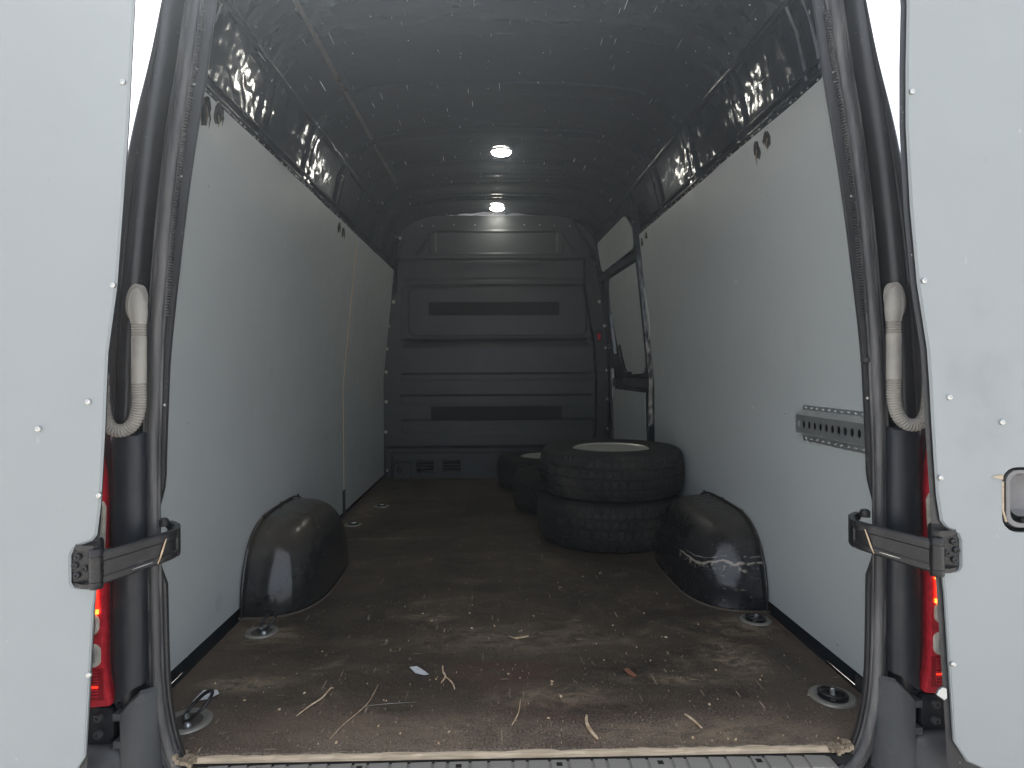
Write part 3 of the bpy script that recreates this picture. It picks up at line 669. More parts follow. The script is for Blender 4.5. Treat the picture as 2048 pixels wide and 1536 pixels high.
for u0, u1, v0, v1 in ((435, 1150, 505, 577), (445, 1160, 1075, 1148)):
    m = MB(); yb = YF + 0.02 - relief(PX((u0+u1)/2), PZ((v0+v1)/2)); m.box(PX(u0), PX(u1), yb-0.006, yb+0.004, PZ(v1), PZ(v0)); build(m, 'felt_strip', M_felt, bulk, 0, 0.002)
m = MB(); m.box(PX(560), PX(1060), YF-0.024, YF-0.0, PZ(297), PZ(282)); build(m, 'cap_strip', M_bulk, bulk, 0, 0.002)
for u in (572, 665, 760, 855, 950, 1045): screw(bulk, (PX(u), YF-0.024, PZ(290)), (0,-1,0), 1.4, M_hinge)
for u, v in ((400,88),(462,88),(575,82),(690,84),(960,82),(1045,84),(1125,86),(1210,90)):
    screw(bulk, (PX(u), YF-0.01, PZ(v)), (0,-1,0), 1.4, M_rivet)
for u0 in (355, 500):                          # slatted vents
    zt, zb = PZ(1362), PZ(1442); xa, xb = PX(u0), PX(u0+112); yv = YF - 0.002
    m = MB(); m.prism([round_rect(xa, xb, zb, zt, 0.010), round_rect(xa+0.010, xb-0.010, zb+0.010, zt-0.010, 0.005)[::-1]], lambda a, b, q: (a, yv - (0.012 if q == 0 else -0.004), b))
    v_ = build(m, 'vent', M_bulk, bulk, 0, 0.0015)
    m = MB(); m.box(xa+0.006, xb-0.006, yv-0.002, yv+0.003, zb+0.006, zt-0.006); build(m, 'vent_shadow', M_dark, v_, 0)
    for k in range(4):
        zc = lerp(zb+0.018, zt-0.018, k/3)
        m = MB(); m.rings([[Vector((xx, yv - 0.004, zc-0.003)), Vector((xx, yv-0.010, zc-0.001)), Vector((xx, yv-0.010, zc+0.002)), Vector((xx, yv-0.004, zc+0.005))] for xx in (xa+0.009, xb-0.009)], True, False, True)
        build(m, 'slat', M_bulk, v_, 30)
m = MB(); m.prism([round_rect(PX(240), PX(333), PZ(1468), PZ(1388), 0.018)], lambda a, b, q: (a, YF + (-0.006 if q == 0 else 0.01), b)); hatch = build(m, 'service_hatch', M_bulk, bulk, 0, 0.002)
m = MB(); m.lathe([(0.024, 0), (0.022, 0.010), (0.012, 0.014), (0, 0.014)], 20); build(m, 'knob', M_cover, hatch, 40, M=frame((PX(272), YF-0.006, PZ(1420)), (0,-1,0)) @ Matrix.Diagonal((0.7, 1.2, 1, 1)))
bp = MB(); bp.lathe([(0.0085, 0), (0.0075, 0.004), (0.004, 0.0065), (0, 0.007)], 12)
PIN = plastic('pale_plug', (0.55, 0.53, 0.46), 0.45, wear=0.1); bp_me = bp.mesh('plug', 60); bp_me.materials.append(PIN)
for u, v in ((280,155),(250,290),(235,388),(236,503),(207,636),(198,760),(193,886),(193,1048),(190,1213),(190,1425),(1355,293),(1375,503),(1404,636),(1411,758),(1416,882),(1419,1042),(1420,1205)):
    x, z = PX(u) + (0.012 if u < 300 and v > 300 else 0), PZ(v); link('plug', bp_me, None, bulk, frame((x, YF + 0.02 - relief(x, z) - 0.003, z), (0,-1,0)) @ Matrix.Scale(1.5, 4))
# trim strips up both sides of the bulkhead
for tab, off in ((((1465, 180), (1160, 178), (900, 180), (640, 196), (480, 222), (330, 244), (150, 285)), 0.0), (((1465, 1436), (1100, 1434), (880, 1432), (640, 1424), (480, 1400), (330, 1376), (240, 1345), (150, 1270)), 0.0)):
    P = catmull([(PX(u), YF + 0.006, PZ(v)) for v, u in tab], 5); m = MB(); m.tube(P, 0.013, 8); build(m, 'edge_trim', M_cover, bulk, 60)
    P = [p + Vector((0.02 if P[0].x < 0 else -0.02, 0.004, 0)) for p in P]; m = MB(); m.tube(P, 0.006, 8); build(m, 'edge_trim', M_paint, bulk, 60)
xr, zr_ = PX(1367), PZ(697)
m = MB(); m.prism([round_rect(xr-0.022, xr+0.022, zr_-0.040, zr_+0.045, 0.010)], lambda a, b, q: (a, YF + (-0.022 if q == 0 else 0.01), b)); lt = build(m, 'latch_plate', M_cover, bulk, 0, 0.003)
m = MB(); m.prism([round_rect(xr-0.011, xr+0.011, zr_-0.024, zr_+0.024, 0.004)], lambda a, b, q: (a, YF + (-0.030 if q == 0 else -0.02), b)); build(m, 'latch_button', M_red, lt, 0, 0.002)

# ---- dome lamps
for px_, y_ in ((0.016, 2.0), (0.007, 3.15)):
    zc = 1.9465
    m = MB(); m.lathe([(0.056, 0.012), (0.056, 0.002), (0.055, -0.003), (0.0535, -0.003), (0.0525, 0.0)], 36, T(px_, y_, zc)); lampo = build(m, 'dome_lamp', M_cover, van, 50)
    m = MB(); m.lathe([(0.0525, 0.000), (0.046, -0.010), (0.028, -0.017), (0.0, -0.019)], 32, T(px_, y_, zc)); build(m, 'lit_diffuser', M_lamp, lampo, 60)
    

# ------------------------------------------------------------------ rear aperture
side_path = [(0, -0.075), (0.30, -0.075), (0.56, -0.073), (0.635, -0.064), (0.675, -0.040), (0.702, -0.004), (0.718, 0.04), (0.730, 0.10), (0.737, 0.175), (0.741, 0.33), (0.743, 0.48), (0.743, 0.61), (0.739, 0.737), (0.734, 0.86), (0.7235, 1.003), (0.710, 1.146), (0.693, 1.29), (0.672, 1.42), (0.653, 1.555), (0.636, 1.65), (0.605, 1.73), (0.54, 1.785), (0.40, 1.812), (0.2, 1.825), (0, 1.83)]
half = catmull([(a*1.0165, b, 0) for a, b in side_path], 5); XS = 0.0125
loopR = [(p.x, p.y) for p in half]; full = [(a + XS, b) for a, b in loopR] + [(XS - a, b) for a, b in reversed(loopR[1:-1])]
def offset_loop(loop, d):
    n_ = len(loop); out = []
    for i in range(n_):
        a = Vector(loop[i-1]); b = Vector(loop[(i+1) % n_]); tt = (b-a).normalized(); out.append((loop[i][0] + tt.y*d, loop[i][1] - tt.x*d))
    return out
def sweep_ap(sec, closed_sec=True):
    """sec: list of (n, y) or (callable(z), y) -> rings along the aperture loop"""
    n_ = len(full); rings = []
    for i in range(n_):
        a = Vector(full[i-1]); b = Vector(full[(i+1) % n_]); tt = (b-a).normalized(); nn = Vector((tt.y, -tt.x)); x, z = full[i]
        ring = []
        for q, yy in sec:
            d = q(z) if callable(q) else q
            ring.append(Vector((x + nn.x*d, yy, z + nn.y*d)))
        rings.append(ring)
    return rings
fl = lambda k: (lambda z: -k*interp([(0.0, 0.022), (0.36, 0.0235), (0.41, 0.006), (0.50, 0.006), (0.57, 0.0235), (0.8, 0.025), (1.0, 0.032), (1.3, 0.040), (1.6, 0.038)], z))
ok = lambda n_: (lambda z: 0.048 + (n_-0.048)*interp([(0.4, 1.8), (0.9, 1.5), (1.10, 1.35), (1.25, 1.05), (1.35, 0.80), (1.45, 0.55), (1.55, 0.34), (1.7, 0.3)], z))
ap = MB()
ap.rings(sweep_ap([(0.165, 0.215), (0.06, 0.075), (fl(1.0), 0.008), (fl(1.03), 0.004), (fl(0.97), 0.0), (-0.0030, -0.001), (0.0, -0.001), (0.012, -0.001), (0.017, 0.012), (0.024, 0.020), (0.032, 0.016), (0.038, -0.004), (0.043, -0.015), (ok(0.050), -0.020), (ok(0.058), -0.021), (ok(0.0595), -0.0185), (ok(0.0615), -0.0185), (ok(0.063), -0.022), (ok(0.074), -0.022), (ok(0.080), -0.018), (ok(0.084), -0.008), (ok(0.086), 0.010), (ok(0.088), 0.05)]), False, True, False)
aper = build(ap, 'door_aperture', M_pillar, van, 40)
# wrap the body outside the aperture (quarter panels, black)
for s in (-1, 1):
    m = MB(); m.rings([[Vector((s*x, y, z)) for x, y in ((interp([(-0.3,0.80),(0.9,0.80),(1.15,0.79),(1.3,0.745),(1.6,0.695),(1.72,0.67),(1.8,0.60),(1.84,0.5)], z), 0.03), (interp([(-0.3,0.93),(0.72,0.93),(1.15,0.83),(1.3,0.80),(1.45,0.785),(1.6,0.775),(1.72,0.745),(1.8,0.69),(1.84,0.6)], z), 0.12), (interp([(-0.3,0.945),(0.72,0.945),(1.3,0.87),(1.45,0.855),(1.6,0.83),(1.72,0.79),(1.8,0.75),(1.84,0.7)], z), 0.24))] for z in (-0.3, 0.1, 0.5, 0.72, 0.9, 1.15, 1.3, 1.45, 1.6, 1.66, 1.72, 1.8, 1.84)], False, False, False)
    m.v = [(a + XS, b, c) for a, b, c in m.v]; build(m, 'quarter_panel', M_pillar, van, 60)
m = MB(); m.tube([(x, -0.007, z) for x, z in offset_loop(full, -0.003)], 0.0100, 12, closed=True)
seal = build(m, 'door_seal', M_seal, van, 60)
for nn_, rr_ in ((-0.0135, 0.0035), (0.0095, 0.0062), (0.0180, 0.0030)):
    m = MB(); m.tube([(x, -0.004, z) for x, z in offset_loop(full, nn_)], rr_, 6, closed=True); build(m, 'seal_lip', M_seal, seal, 60)
# toothed gripping edge beside the seal
m = MB(); tl = offset_loop(full, -0.0190)
for s in (-1, 1):
    pts = [Vector((x, z, 0)) for x, z in tl if x*s > 0.3 and 0.9 < z < 1.56]; pts.sort(key=lambda p: p.y)
    L = 0; 
    for a, b in zip(pts, pts[1:]):
        n_ = max(1, int((b-a).length/0.0055))
        for k in range(n_):
            p = a.lerp(b, k/n_); m.box(p.x-0.0030, p.x+0.0030, -0.010, 0.002, p.y-0.0014, p.y+0.0014)
build(m, 'grip_teeth', M_seal, seal, 0, kind='stuff')

# sill step with moulded pads
m = MB(); m.box(-0.655, 0.655, -0.050, -0.003, -0.050, -0.0125); sill = build(m, 'sill_step', M_tread, van, 0, 0.003)
m = MB(); m.box(-0.70, 0.72, -0.0085, -0.0015, -0.03, -0.0108); build(m, 'sill_groove', M_dark, sill, 0)
pad_var = []
for k in range(4):
    m = MB(); sk = 0.006; w0 = (0.020, 0.016, 0.022, 0.012)[k]
    m.prism([[(-w0, -0.040), (w0, -0.040), (w0, 0.0), (-w0, 0.0)]], lambda a, b, q: (a, b, 0.0030 if q == 0 else -0.002)); me = m.mesh('tread_pad', 0, 0.0012); me.materials.append(M_tread); pad_var.append(me)
x = -0.63; k = 0
while x < 0.63:
    wv = (0.020, 0.016, 0.022, 0.012)[k % 4]
    link('tread_pad', pad_var[k % 4], None, sill, T(x + wv, -0.009, -0.0125 + 0.0005) @ Matrix(((1, 0.25*(x), 0, 0), (0,1,0,0), (0,0,1,0), (0,0,0,1))))
    if k % 5 == 2:
        m = MB(); m.box(x+wv-0.006, x+wv+0.006, -0.030, -0.018, -0.011, -0.0088); build(m, 'drain_slot', M_dark, sill, 0)
    x += 2*wv + 0.006; k += 1
for s in (-1, 1):                                     # grit gathered in the sill corners
    m = MB(); rr = random.Random(3+s)
    for i in range(34):
        a = rr.random(); b = rr.random(); X = s*(0.66 + 0.04*a); Y = 0.012 - 0.03*b; Z = -0.002 + 0.02*a*rr.random(); r_ = 0.0015 + 0.003*rr.random()
        m.box(X-r_, X+r_, Y-r_, Y+r_, Z-r_, Z+r_)
    build(m, 'corner_grit', plastic('dry_mud', (0.25, 0.20, 0.14), 0.9, wear=0.4), van, 0, kind='stuff')

# bolts and rivets on the inner flange
for s, lst in ((-1, ((0.706, 1.42, 0.6), (0.700, 1.36, 0.5), (0.697, 1.39, .8), (0.722, 0.73, 0.7), (0.7, 1.2, .7))), (1, ((0.660, 1.42, 0.7), (0.655, 1.40, 0.5), (0.69, 1.16, 0.8), (0.716, 0.735, 0.8)))):
    for x_, z_, k_ in lst:
        screw(aper, (XS + s*(interp([(p[1], p[0]) for p in side_path[5:19]], z_)*1.0165 - 0.020), -0.001, z_), (0,-1,0), 1.1*k_)
m = MB(); m.lathe([(0.009, 0), (0.009, 0.004), (0.005, 0.008), (0, 0.008)], 12); build(m, 'buffer_bolt', M_hinge, aper, 40, M=frame((0.739, -0.001, 0.815), (-0.3,-1,0)))

# ------------------------------------------------------------------ corner pieces outside the aperture
for s in (-1, 1):
    X = lambda v: s*v + 0.013
    # lamp side cover
    rows = []
    for z in [0.675, 0.670, 0.655, 0.60, 0.50, 0.40, 0.30, 0.22, 0.17, 0.155]:
        e = 0.827 - (0.006 if z < 0.2 else 0); q = 0.004 if z > 0.672 else 0
        rows.append([Vector((X(a), b + (0.012 if z > 0.672 else 0), z if z > 0.16 else lerp(0.168, 0.130, sst(0.77, 0.825, a)))) for a, b in ((0.764, 0.00), (0.764, -0.020), (0.768, -0.030), (0.776, -0.036), (0.795, -0.040), (0.812, -0.040), (e-0.006, -0.036), (e, -0.026), (e, 0.02))])
    m = MB(); m.rings(rows, False, False, False); build(m, 'lamp_side_cover', M_cover, van, 50)
    # bumper corner
    rows = []
    for z, k in ((None, 0), (None, 1), (0.05, 2), (-0.05, 2), (-0.2, 2), (-0.35, 2)):
        row = []
        for a, b in ((0.735, 0.0), (0.742, -0.018), (0.752, -0.034), (0.765, -0.043), (0.782, -0.047), (0.800, -0.045), (0.804, -0.038), (0.804, 0.0)):
            slant = lerp(0.160, 0.123, sst(0.765, 0.803, a))
            zz_ = slant if k < 2 else z
            y_ = b if k else b + 0.010
            row.append(Vector((X(a), y_, zz_ if k != 1 else zz_ - 0.006)))
        rows.append(row)
    m = MB(); m.rings(rows, False, False, False)
    for z_ in (0.113, 0.058): m.box(min(X(0.800), X(0.814)), max(X(0.800), X(0.814)), -0.046, -0.02, z_-0.007, z_+0.007)
    bum = build(m, 'bumper_corner', M_bumper, van, 40)
    m = MB(); rows = []
    for z, yy in ((0.052, -0.030), (0.052, -0.045), (0.044, -0.058), (0.032, -0.063), (-0.10, -0.066), (-0.35, -0.066)):
        rows.append([Vector((X(a), yy + c_*0.03 + 0.0, z - 0.010*c_)) for a, c_ in ((0.795, 0.9), (0.806, 0.35), (0.820, 0.05), (0.85, 0), (0.92, 0), (0.97, 0.6))])
    m.rings(rows, False, False, False); build(m, 'bumper_ledge', M_bumper, bum, 40)
    # lamp bracket with two bolts
    m = MB(); m.prism([round_rect(min(X(0.806), X(0.90)), max(X(0.806), X(0.90)), 0.020, 0.130, 0.006)], lambda a, b, q: (a, -0.022 if q == 0 else 0.0, b)); br = build(m, 'lamp_bracket', M_cover, van, 0, 0.003)
    m = MB(); m.prism([round_rect(min(X(0.822), X(0.89)), max(X(0.822), X(0.89)), 0.058, 0.124, 0.012)], lambda a, b, q: (a, -0.030 if q == 0 else -0.02, b)); build(m, 'raised_plate', M_cover, br, 0, 0.003)
    for z_ in (0.107, 0.073):
        m = MB(); m.lathe([(0.0085, 0), (0.0085, 0.006), (0.0065, 0.010), (0.0035, 0.010), (0.003, 0.005), (0, 0.005)], 16); build(m, 'bracket_bolt', M_bumper, br, 30, M=frame((X(0.850), -0.030, z_), (0,-1,0)))
    # tail lamp
    def lensy(a): return -0.050 + 3.0*max(0, a-0.86)**2*6
    outl = [(0.851, 0.660), (0.842, 0.635), (0.835, 0.600), (0.8315, 0.545), (0.8315, 0.22), (0.829, 0.185), (0.820, 0.145), (0.818, 0.137), (0.87, 0.133), (0.93, 0.135), (0.93, 0.65), (0.90, 0.662)]
    def slab(poly, nm, mat, fr, par, bev=0.0015, th=0.02):
        m = MB(); m.prism([[(X(a), b) for a, b in poly]], lambda a, b, q: (a, fr if q == 0 else fr+th, b)); return build(m, nm, mat, par, 0 if bev else 30, bev)
    tl_ = slab(outl, 'tail_lamp', M_redlens, -0.048, van, 0.003, 0.05)
    slab([(0.8255, 0.530), (0.831, 0.542), (0.850, 0.545), (0.850, 0.410), (0.8305, 0.408)], 'reversing_surround', M_ivory, -0.051, tl_, 0.002, 0.01)
    slab([(0.8335, 0.532), (0.862, 0.538), (0.862, 0.415), (0.8345, 0.415)], 'reversing_reflector', M_clear, -0.0535, tl_, 0.001, 0.008)
    for k in range(16): slab([(0.8355, 0.420+k*0.0072), (0.861, 0.420+k*0.0072), (0.861, 0.4235+k*0.0072), (0.8355, 0.4235+k*0.0072)], 'facet', M_clear, -0.0555, tl_, 0, 0.003)
    for zc, hz in ((0.300, 0.021), (0.238, 0.023)):
        slab([(a*1.0, b) for a, b in round_rect(0.8375 if zc > .27 else 0.8345, 0.885, zc-hz, zc+hz, 0.014)], 'bulb_surround', M_ivory, -0.0505, tl_, 0.001, 0.008)
        slab([(a*1.0, b) for a, b in round_rect(0.8395 if zc > .27 else 0.8365, 0.885, zc-hz+0.0025, zc+hz-0.0025, 0.012)], 'bulb_reflector', M_clear, -0.052, tl_, 0.001, 0.008)
        for k in range(5): slab([(0.842, zc-0.012+k*0.005), (0.87, zc-0.012+k*0.005), (0.87, zc-0.0095+k*0.005), (0.842, zc-0.0095+k*0.005)], 'bulb_facet', M_strap, -0.0535, tl_, 0, 0.003)
    slab([(0.831, 0.212), (0.89, 0.212), (0.89, 0.150), (0.829, 0.150)], 'fog_section', M_reddark, -0.0505, tl_, 0.001, 0.006)
    for k in range(9): slab([(0.839, 0.157+k*0.006), (0.872, 0.157+k*0.006), (0.872, 0.160+k*0.006), (0.839, 0.160+k*0.006)], 'fog_facet', M_redlens if k not in (3,) else M_led_dim, -0.0525, tl_, 0, 0.003)
    # brake section, lit
    for k in range(15):
        z_ = 0.388 - k*0.0048; mt = M_led if (k < 5 or k > 12) else M_led_dim
        if s < 0: mt = M_led if k > 12 or k in (1,) else M_led_dim
        slab([(0.838, z_), (0.862, z_), (0.862, z_+0.0032), (0.838, z_+0.0032)], 'lit_element', mt, -0.0525, tl_, 0, 0.004)
    if s > 0:
        for k in range(14):
            z_ = 0.625 - k*0.0055; m = MB(); m.lathe([(0.0017, 0), (0.001, 0.001), (0, 0.0013)], 8); build(m, 'lit_element', M_led if k < 9 else M_led_dim, tl_, 60, M=frame((X(0.8440), -0.0482, z_), (0,-1,0)))
    # ventilation hose with moulded cap
    yh = -0.042
    pts = [(0.7605, 0.775), (0.7605, 0.757), (0.7605, 0.740), (0.7625, 0.722), (0.767, 0.705), (0.775, 0.692), (0.786, 0.6835), (0.799, 0.6815), (0.811, 0.686), (0.819, 0.696), (0.8245, 0.71), (0.827, 0.728), (0.8285, 0.75), (0.829, 0.775), (0.829, 0.795)]
    P = catmull([(X(a), yh - 0.006*sst(0.76, 0.82, a), b) for a, b in pts], 14)
    # resample evenly
    L = [0]
    for a, b in zip(P, P[1:]): L.append(L[-1] + (b-a).length)
    pitch = 0.0052; n_ = int(L[-1]/pitch)*4; Q = []; rad = []; j = 0
    for k in range(n_+1):
        d = L[-1]*k/n_
        while j < len(L)-2 and L[j+1] < d: j += 1
        Q.append(P[j].lerp(P[j+1], (d-L[j])/(L[j+1]-L[j]))); rad.append((0.0140, 0.0132, 0.0115, 0.0132)[k % 4] * lerp(1, 0.92, k/n_))
    m = MB(); m.tube(Q, rad, 18); hose = build(m, 'vent_hose', M_hose, van, 50)
    m = MB(); m.tube([(X(0.7605), yh, z) for z in (0.775, 0.7752, 0.868, 0.8682)], [0.012, 0.0137, 0.0137, 0.012], 20); build(m, 'smooth_sleeve', M_hose, hose, 50)
    zs_ = [0.868 + 0.0052*k/4 for k in range(0, 21)]
    m = MB(); m.tube([(X(0.7605), yh, z) for z in zs_], [(0.0140, 0.0132, 0.0115, 0.0132)[k % 4] for k in range(21)], 18); build(m, 'corrugated_collar', M_hose, hose, 50)
    # cap: an elbow that leans into the pillar
    rings = []
    for k in range(13):
        t_ = k/12; zc = lerp(0.893, 0.966, t_); e = math.sqrt(max(0, 1 - (max(0, t_-0.35)/0.65)**2)) if t_ > 0.35 else lerp(0.80, 1.0, t_/0.35)
        wdt = 0.0165*e + 0.001; cx_ = 0.7605 + 0.006*t_; dp = 0.016*e + 0.001
        rings.append([Vector((X(cx_ + wdt*math.cos(a)), yh + 0.004*t_ - dp*math.sin(a), zc)) for a in [2*math.pi*i/20 for i in range(20)]])
    m = MB(); m.rings(rings, True, False, True); build(m, 'hose_cap', M_hose, hose, 60)
    m = MB(); ov = [(X(0.7715 + 0.0165*math.cos(a) + 0.0035*math.sin(a)*-1), 0.938 + 0.036*math.sin(a)) for a in [2*math.pi*i/28 for i in range(28)]]
    m.prism([ov], lambda a, b, q: (a, -0.040 if q == 0 else -0.018, b)); build(m, 'cap_flange', M_hose, hose, 0, 0.003)
    m = MB(); m.rings([[Vector((X(0.829 + 0.011*e_*math.cos(a)), -0.048 - 0.009*e_*math.sin(a), z)) for a in [2*math.pi*i/12 for i in range(12)]] for z, e_ in ((0.795, 1.0), (0.80, 0.95), (0.83, 0.8), (0.86, 0.1))], True, False, True); build(m, 'hose_end', M_hose, hose, 60)

# ------------------------------------------------------------------ rear doors, folded open
def edge_x(z): return interp([(0.0, 0.800), (0.10, 0.795), (0.37, 0.780), (0.557, 0.768), (0.70, 0.760), (0.835, 0.755), (0.956, 0.741), (1.10, 0.733), (1.257, 0.725), (1.485, 0.717), (1.75, 0.70)], z)
YD = -0.14
for s in (-1, 1):
    hx = 0.785; pivot = Vector((s*hx + 0.008, -0.12, 0)); ANG = R(7)*(-s)       # hinged 173 degrees: outer end swings slightly back towards the viewer
    ROT = Matrix.Translation(pivot) @ Matrix.Rotation(R(6)*(-s), 4, 'Z') @ Matrix.Translation(-pivot)
    X = lambda v: s*(v + 0.008) + 0.008
    OUT = 1.50
    gap = 0.003 if s < 0 else 0.013
    zrow = [0.075, 0.10, 0.2, 0.3, 0.37]
    EX = lambda z: edge_x(z) + (interp([(0.75, 0), (0.95, -0.005), (1.1, -0.009), (1.3, -0.008), (1.5, 0.004)], z) if s > 0 else -0.012*interp([(0.8, 0), (1.5, 1)], z))
    def outline(g, zb, zt, r=0.05):
        pts = [(EX(z) + g, z) for z in [zb + r, 0.15, 0.25, 0.37, 0.45, 0.557, 0.63, 0.70, 0.77, 0.835, 0.90, 0.956, 1.03, 1.10, 1.18, 1.257, 1.37, 1.485, 1.6, zt - 0.06]]
        pts += [(EX(zt)+g+0.03, zt-0.012), (EX(zt)+g+0.08, zt), (OUT-0.06, zt), (OUT, zt-0.06), (OUT, zb+0.06), (OUT-0.06, zb), (EX(zb)+g+r*1.1, zb), (EX(zb)+g+r*0.4, zb+r*0.3)]
        return pts
    lo = outline(gap, 0.045, 1.70)
    # notch for the hinge plate
    z0n, z1n, xn = (0.412, 0.500, 0.822) if s > 0 else (0.402, 0.490, 0.822)
    lo2 = []
    done = False
    for a, b in lo:
        if z0n < b < z1n and a < 0.83: 
            if not done:
                ex = edge_x(0.45) + gap
                lo2 += [(ex, z0n)] + [(xn-0.012, z0n), (xn-0.004, z0n+0.004), (xn, z0n+0.012), (xn, z1n-0.026), (xn-0.006, z1n-0.012), (xn-0.018, z1n-0.006), (ex+0.006, z1n+0.002), (ex, z1n+0.010)]
                done = True
        else: lo2.append((a, b))
    holes = []
    HX0, HX1, HZ0, HZ1 = 0.892, 1.02, 0.490, 0.612
    if s > 0: holes = [[(X(a), b) for a, b in round_rect(HX0, HX1, HZ0, HZ1, 0.028)][::-1]]
    door = None
    sh = outline(0.0, 0.0, 1.745, 0.04)
    m = MB(); m.prism([[(X(a), b) for a, b in sh]], lambda a, b, q: (a + s*(0.020 if q == 0 else 0.034), -0.105 if q == 0 else -0.088, b)); door = build(m, 'rear_door', M_pillar, van, 30, M=ROT, label=('left' if s < 0 else 'right') + ' rear door folded open, grey lining panel facing out')
    m = MB(); m.prism([[(X(a), b) for a, b in sh]] + ([holes[0]] if holes else []), lambda a, b, q: (a + s*(0.0 if q == 0 else 0.020), -0.132 if q == 0 else -0.1052, b)); build(m, 'door_shell', M_pillar, door, 0, 0.0, M=ROT)
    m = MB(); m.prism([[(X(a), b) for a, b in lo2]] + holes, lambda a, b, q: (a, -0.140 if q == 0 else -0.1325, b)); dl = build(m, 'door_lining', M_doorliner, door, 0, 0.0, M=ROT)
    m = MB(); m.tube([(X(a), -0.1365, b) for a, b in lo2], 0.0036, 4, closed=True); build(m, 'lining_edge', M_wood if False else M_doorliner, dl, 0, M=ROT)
    pts_s = ((245,165),(225,568),(178,798),(87,850),(197,983),(177,1336)) if s < 0 else ((1826,178),(1847,563),(1895,800),(1995,850),(1877,963),(1899,1340))
    for px_, py_ in pts_s:
        sc_ = 1078; xx = (px_-980)/sc_ - 0.05; z_ = 0.8 - (py_-738)/sc_; xx += 0.0165 if s > 0 else 0.0075
        link('screw', scr_me, None, dl, ROT @ frame((xx, -0.1402, z_), (0,-1,0)) @ Matrix.Scale(1.35, 4))
    if s > 0:
        m = MB(); m.prism([round_rect(HX0+0.025, HX1+0.02, HZ0+0.009, HZ1-0.006, 0.022), round_rect(HX0+0.032, HX1+0.01, HZ0+0.017, HZ1-0.012, 0.018)[::-1]], lambda a, b, q: (a, -0.138 if q == 0 else -0.112, b)); hb = build(m, 'handle_bowl', M_bowl, door, 0, 0.0015, M=ROT)
        m = MB(); rr1 = round_rect(HX0+0.032, HX1+0.01, HZ0+0.030, HZ1-0.012, 0.018); cxx = sum(p[0] for p in rr1)/len(rr1); czz = sum(p[1] for p in rr1)/len(rr1)
        m.rings([[Vector((lerp(cxx, a, k_), yy, lerp(czz, b, k_))) for a, b in rr1] for k_, yy in ((1.0, -0.1375), (0.97, -0.130), (0.90, -0.119), (0.80, -0.1125), (0.0, -0.110))], True, False, False); build(m, 'bowl_inside', M_bowl, hb, 50, M=ROT)
        m = MB(); m.box(0.945, 0.975, -0.1365, -0.128, HZ0+0.0185, HZ0+0.0255); build(m, 'bowl_slot', M_dark, hb, 0, M=ROT)
        m = MB(); m.tube([(HX0+0.018, -0.139, z) for z in (0.585, 0.56, 0.53)] + [(HX0+0.024, -0.139, 0.51)], 0.0022, 5); m.prism([[(HX0-0.003, 0.5935), (HX0+0.017, 0.598), (HX0+0.017, 0.589)]], lambda a, b, q: (a, -0.1425 if q == 0 else -0.1395, b)); build(m, 'splintered_rim', M_wood, dl, 60, M=ROT)
        m = MB(); rr = random.Random(5); m.prism([[(0.795, 0.190), (0.802, 0.196), (0.809, 0.193), (0.810, 0.176), (0.805, 0.171), (0.798, 0.176), (0.791, 0.181)]], lambda a, b, q: (a, -0.139 if q == 0 else -0.134, b)); build(m, 'peeled_corner', M_strap, dl, 0, 0.001, M=ROT)
    # scuffs on the lining
    # hinge: plate in the notch, knuckle, and the bowed strap into the pillar
    zc = 0.451 if s > 0 else 0.447
    zc2 = (z0n+z1n)/2
    m = MB(); m.prism([[(X(a), b) for a, b in soften([(0.770, z0n+0.002), (xn+0.001, z0n+0.001), (xn+0.001, z1n-0.006), (0.770, z1n+0.004)], 0.012)]], lambda a, b, q: (a, -0.1345 if q == 0 else -0.12, b)); pl = build(m, 'hinge_plate', M_hinge, door, 0, 0.0015, M=ROT)
    for (za, zb_) in ((z1n-0.016, z1n-0.006), (z0n+0.003, z0n+0.011)):
        m = MB(); m.rings([[Vector((X(a), yy - dd, zz_ )) for yy, zz_ in ((-0.130, za), (-0.130, zb_))] + [Vector((X(a), -0.130-dd, zb_)), Vector((X(a), -0.130-dd, za))] for a, dd in ((0.772, 0.026), (0.795, 0.020), (xn-0.002, 0.004))], True, False, True); build(m, 'plate_web', M_hinge, pl, 0, 0.001, M=ROT)
    for a, b in ((0.796, zc2-0.008), (0.808, zc2+0.014), (0.810, zc2-0.020), (0.813, zc2-0.002)):
        m = MB(); m.lathe([(0.0062, 0), (0.0062, 0.004), (0.0045, 0.0055), (0.0022, 0.0055), (0.002, 0.003), (0, 0.003)], 12); build(m, 'plate_bolt', M_hinge, pl, 30, M=ROT @ frame((X(a), -0.1345, b), (0,-1,0)))
    m = MB(); kx = X(0.768); ky = -0.148
    m.lathe([(0.0, -0.036), (0.011, -0.036), (0.012, -0.034), (0.012, -0.024), (0.0105, -0.0235), (0.0105, -0.0225), (0.012, -0.022), (0.012, 0.022), (0.0105, 0.0225), (0.0105, 0.0235), (0.012, 0.024), (0.012, 0.032), (0.010, 0.036), (0, 0.036)], 20, T(kx, ky, zc-0.006))
    build(m, 'hinge_knuckle', M_hinge, door, 40)
    P = catmull([(X(0.742), 0.060, zc+0.004), (X(0.712), 0.030, zc+0.004), (X(0.696), 0.000, zc+0.004), (X(0.692), -0.024, zc+0.003), (X(0.700), -0.048, zc+0.002), (X(0.716), -0.072, zc+0.000), (X(0.737), -0.105, zc-0.003), (X(0.754), -0.130, zc-0.005), (X(0.768), -0.150, zc-0.006)], 6)
    rings = []
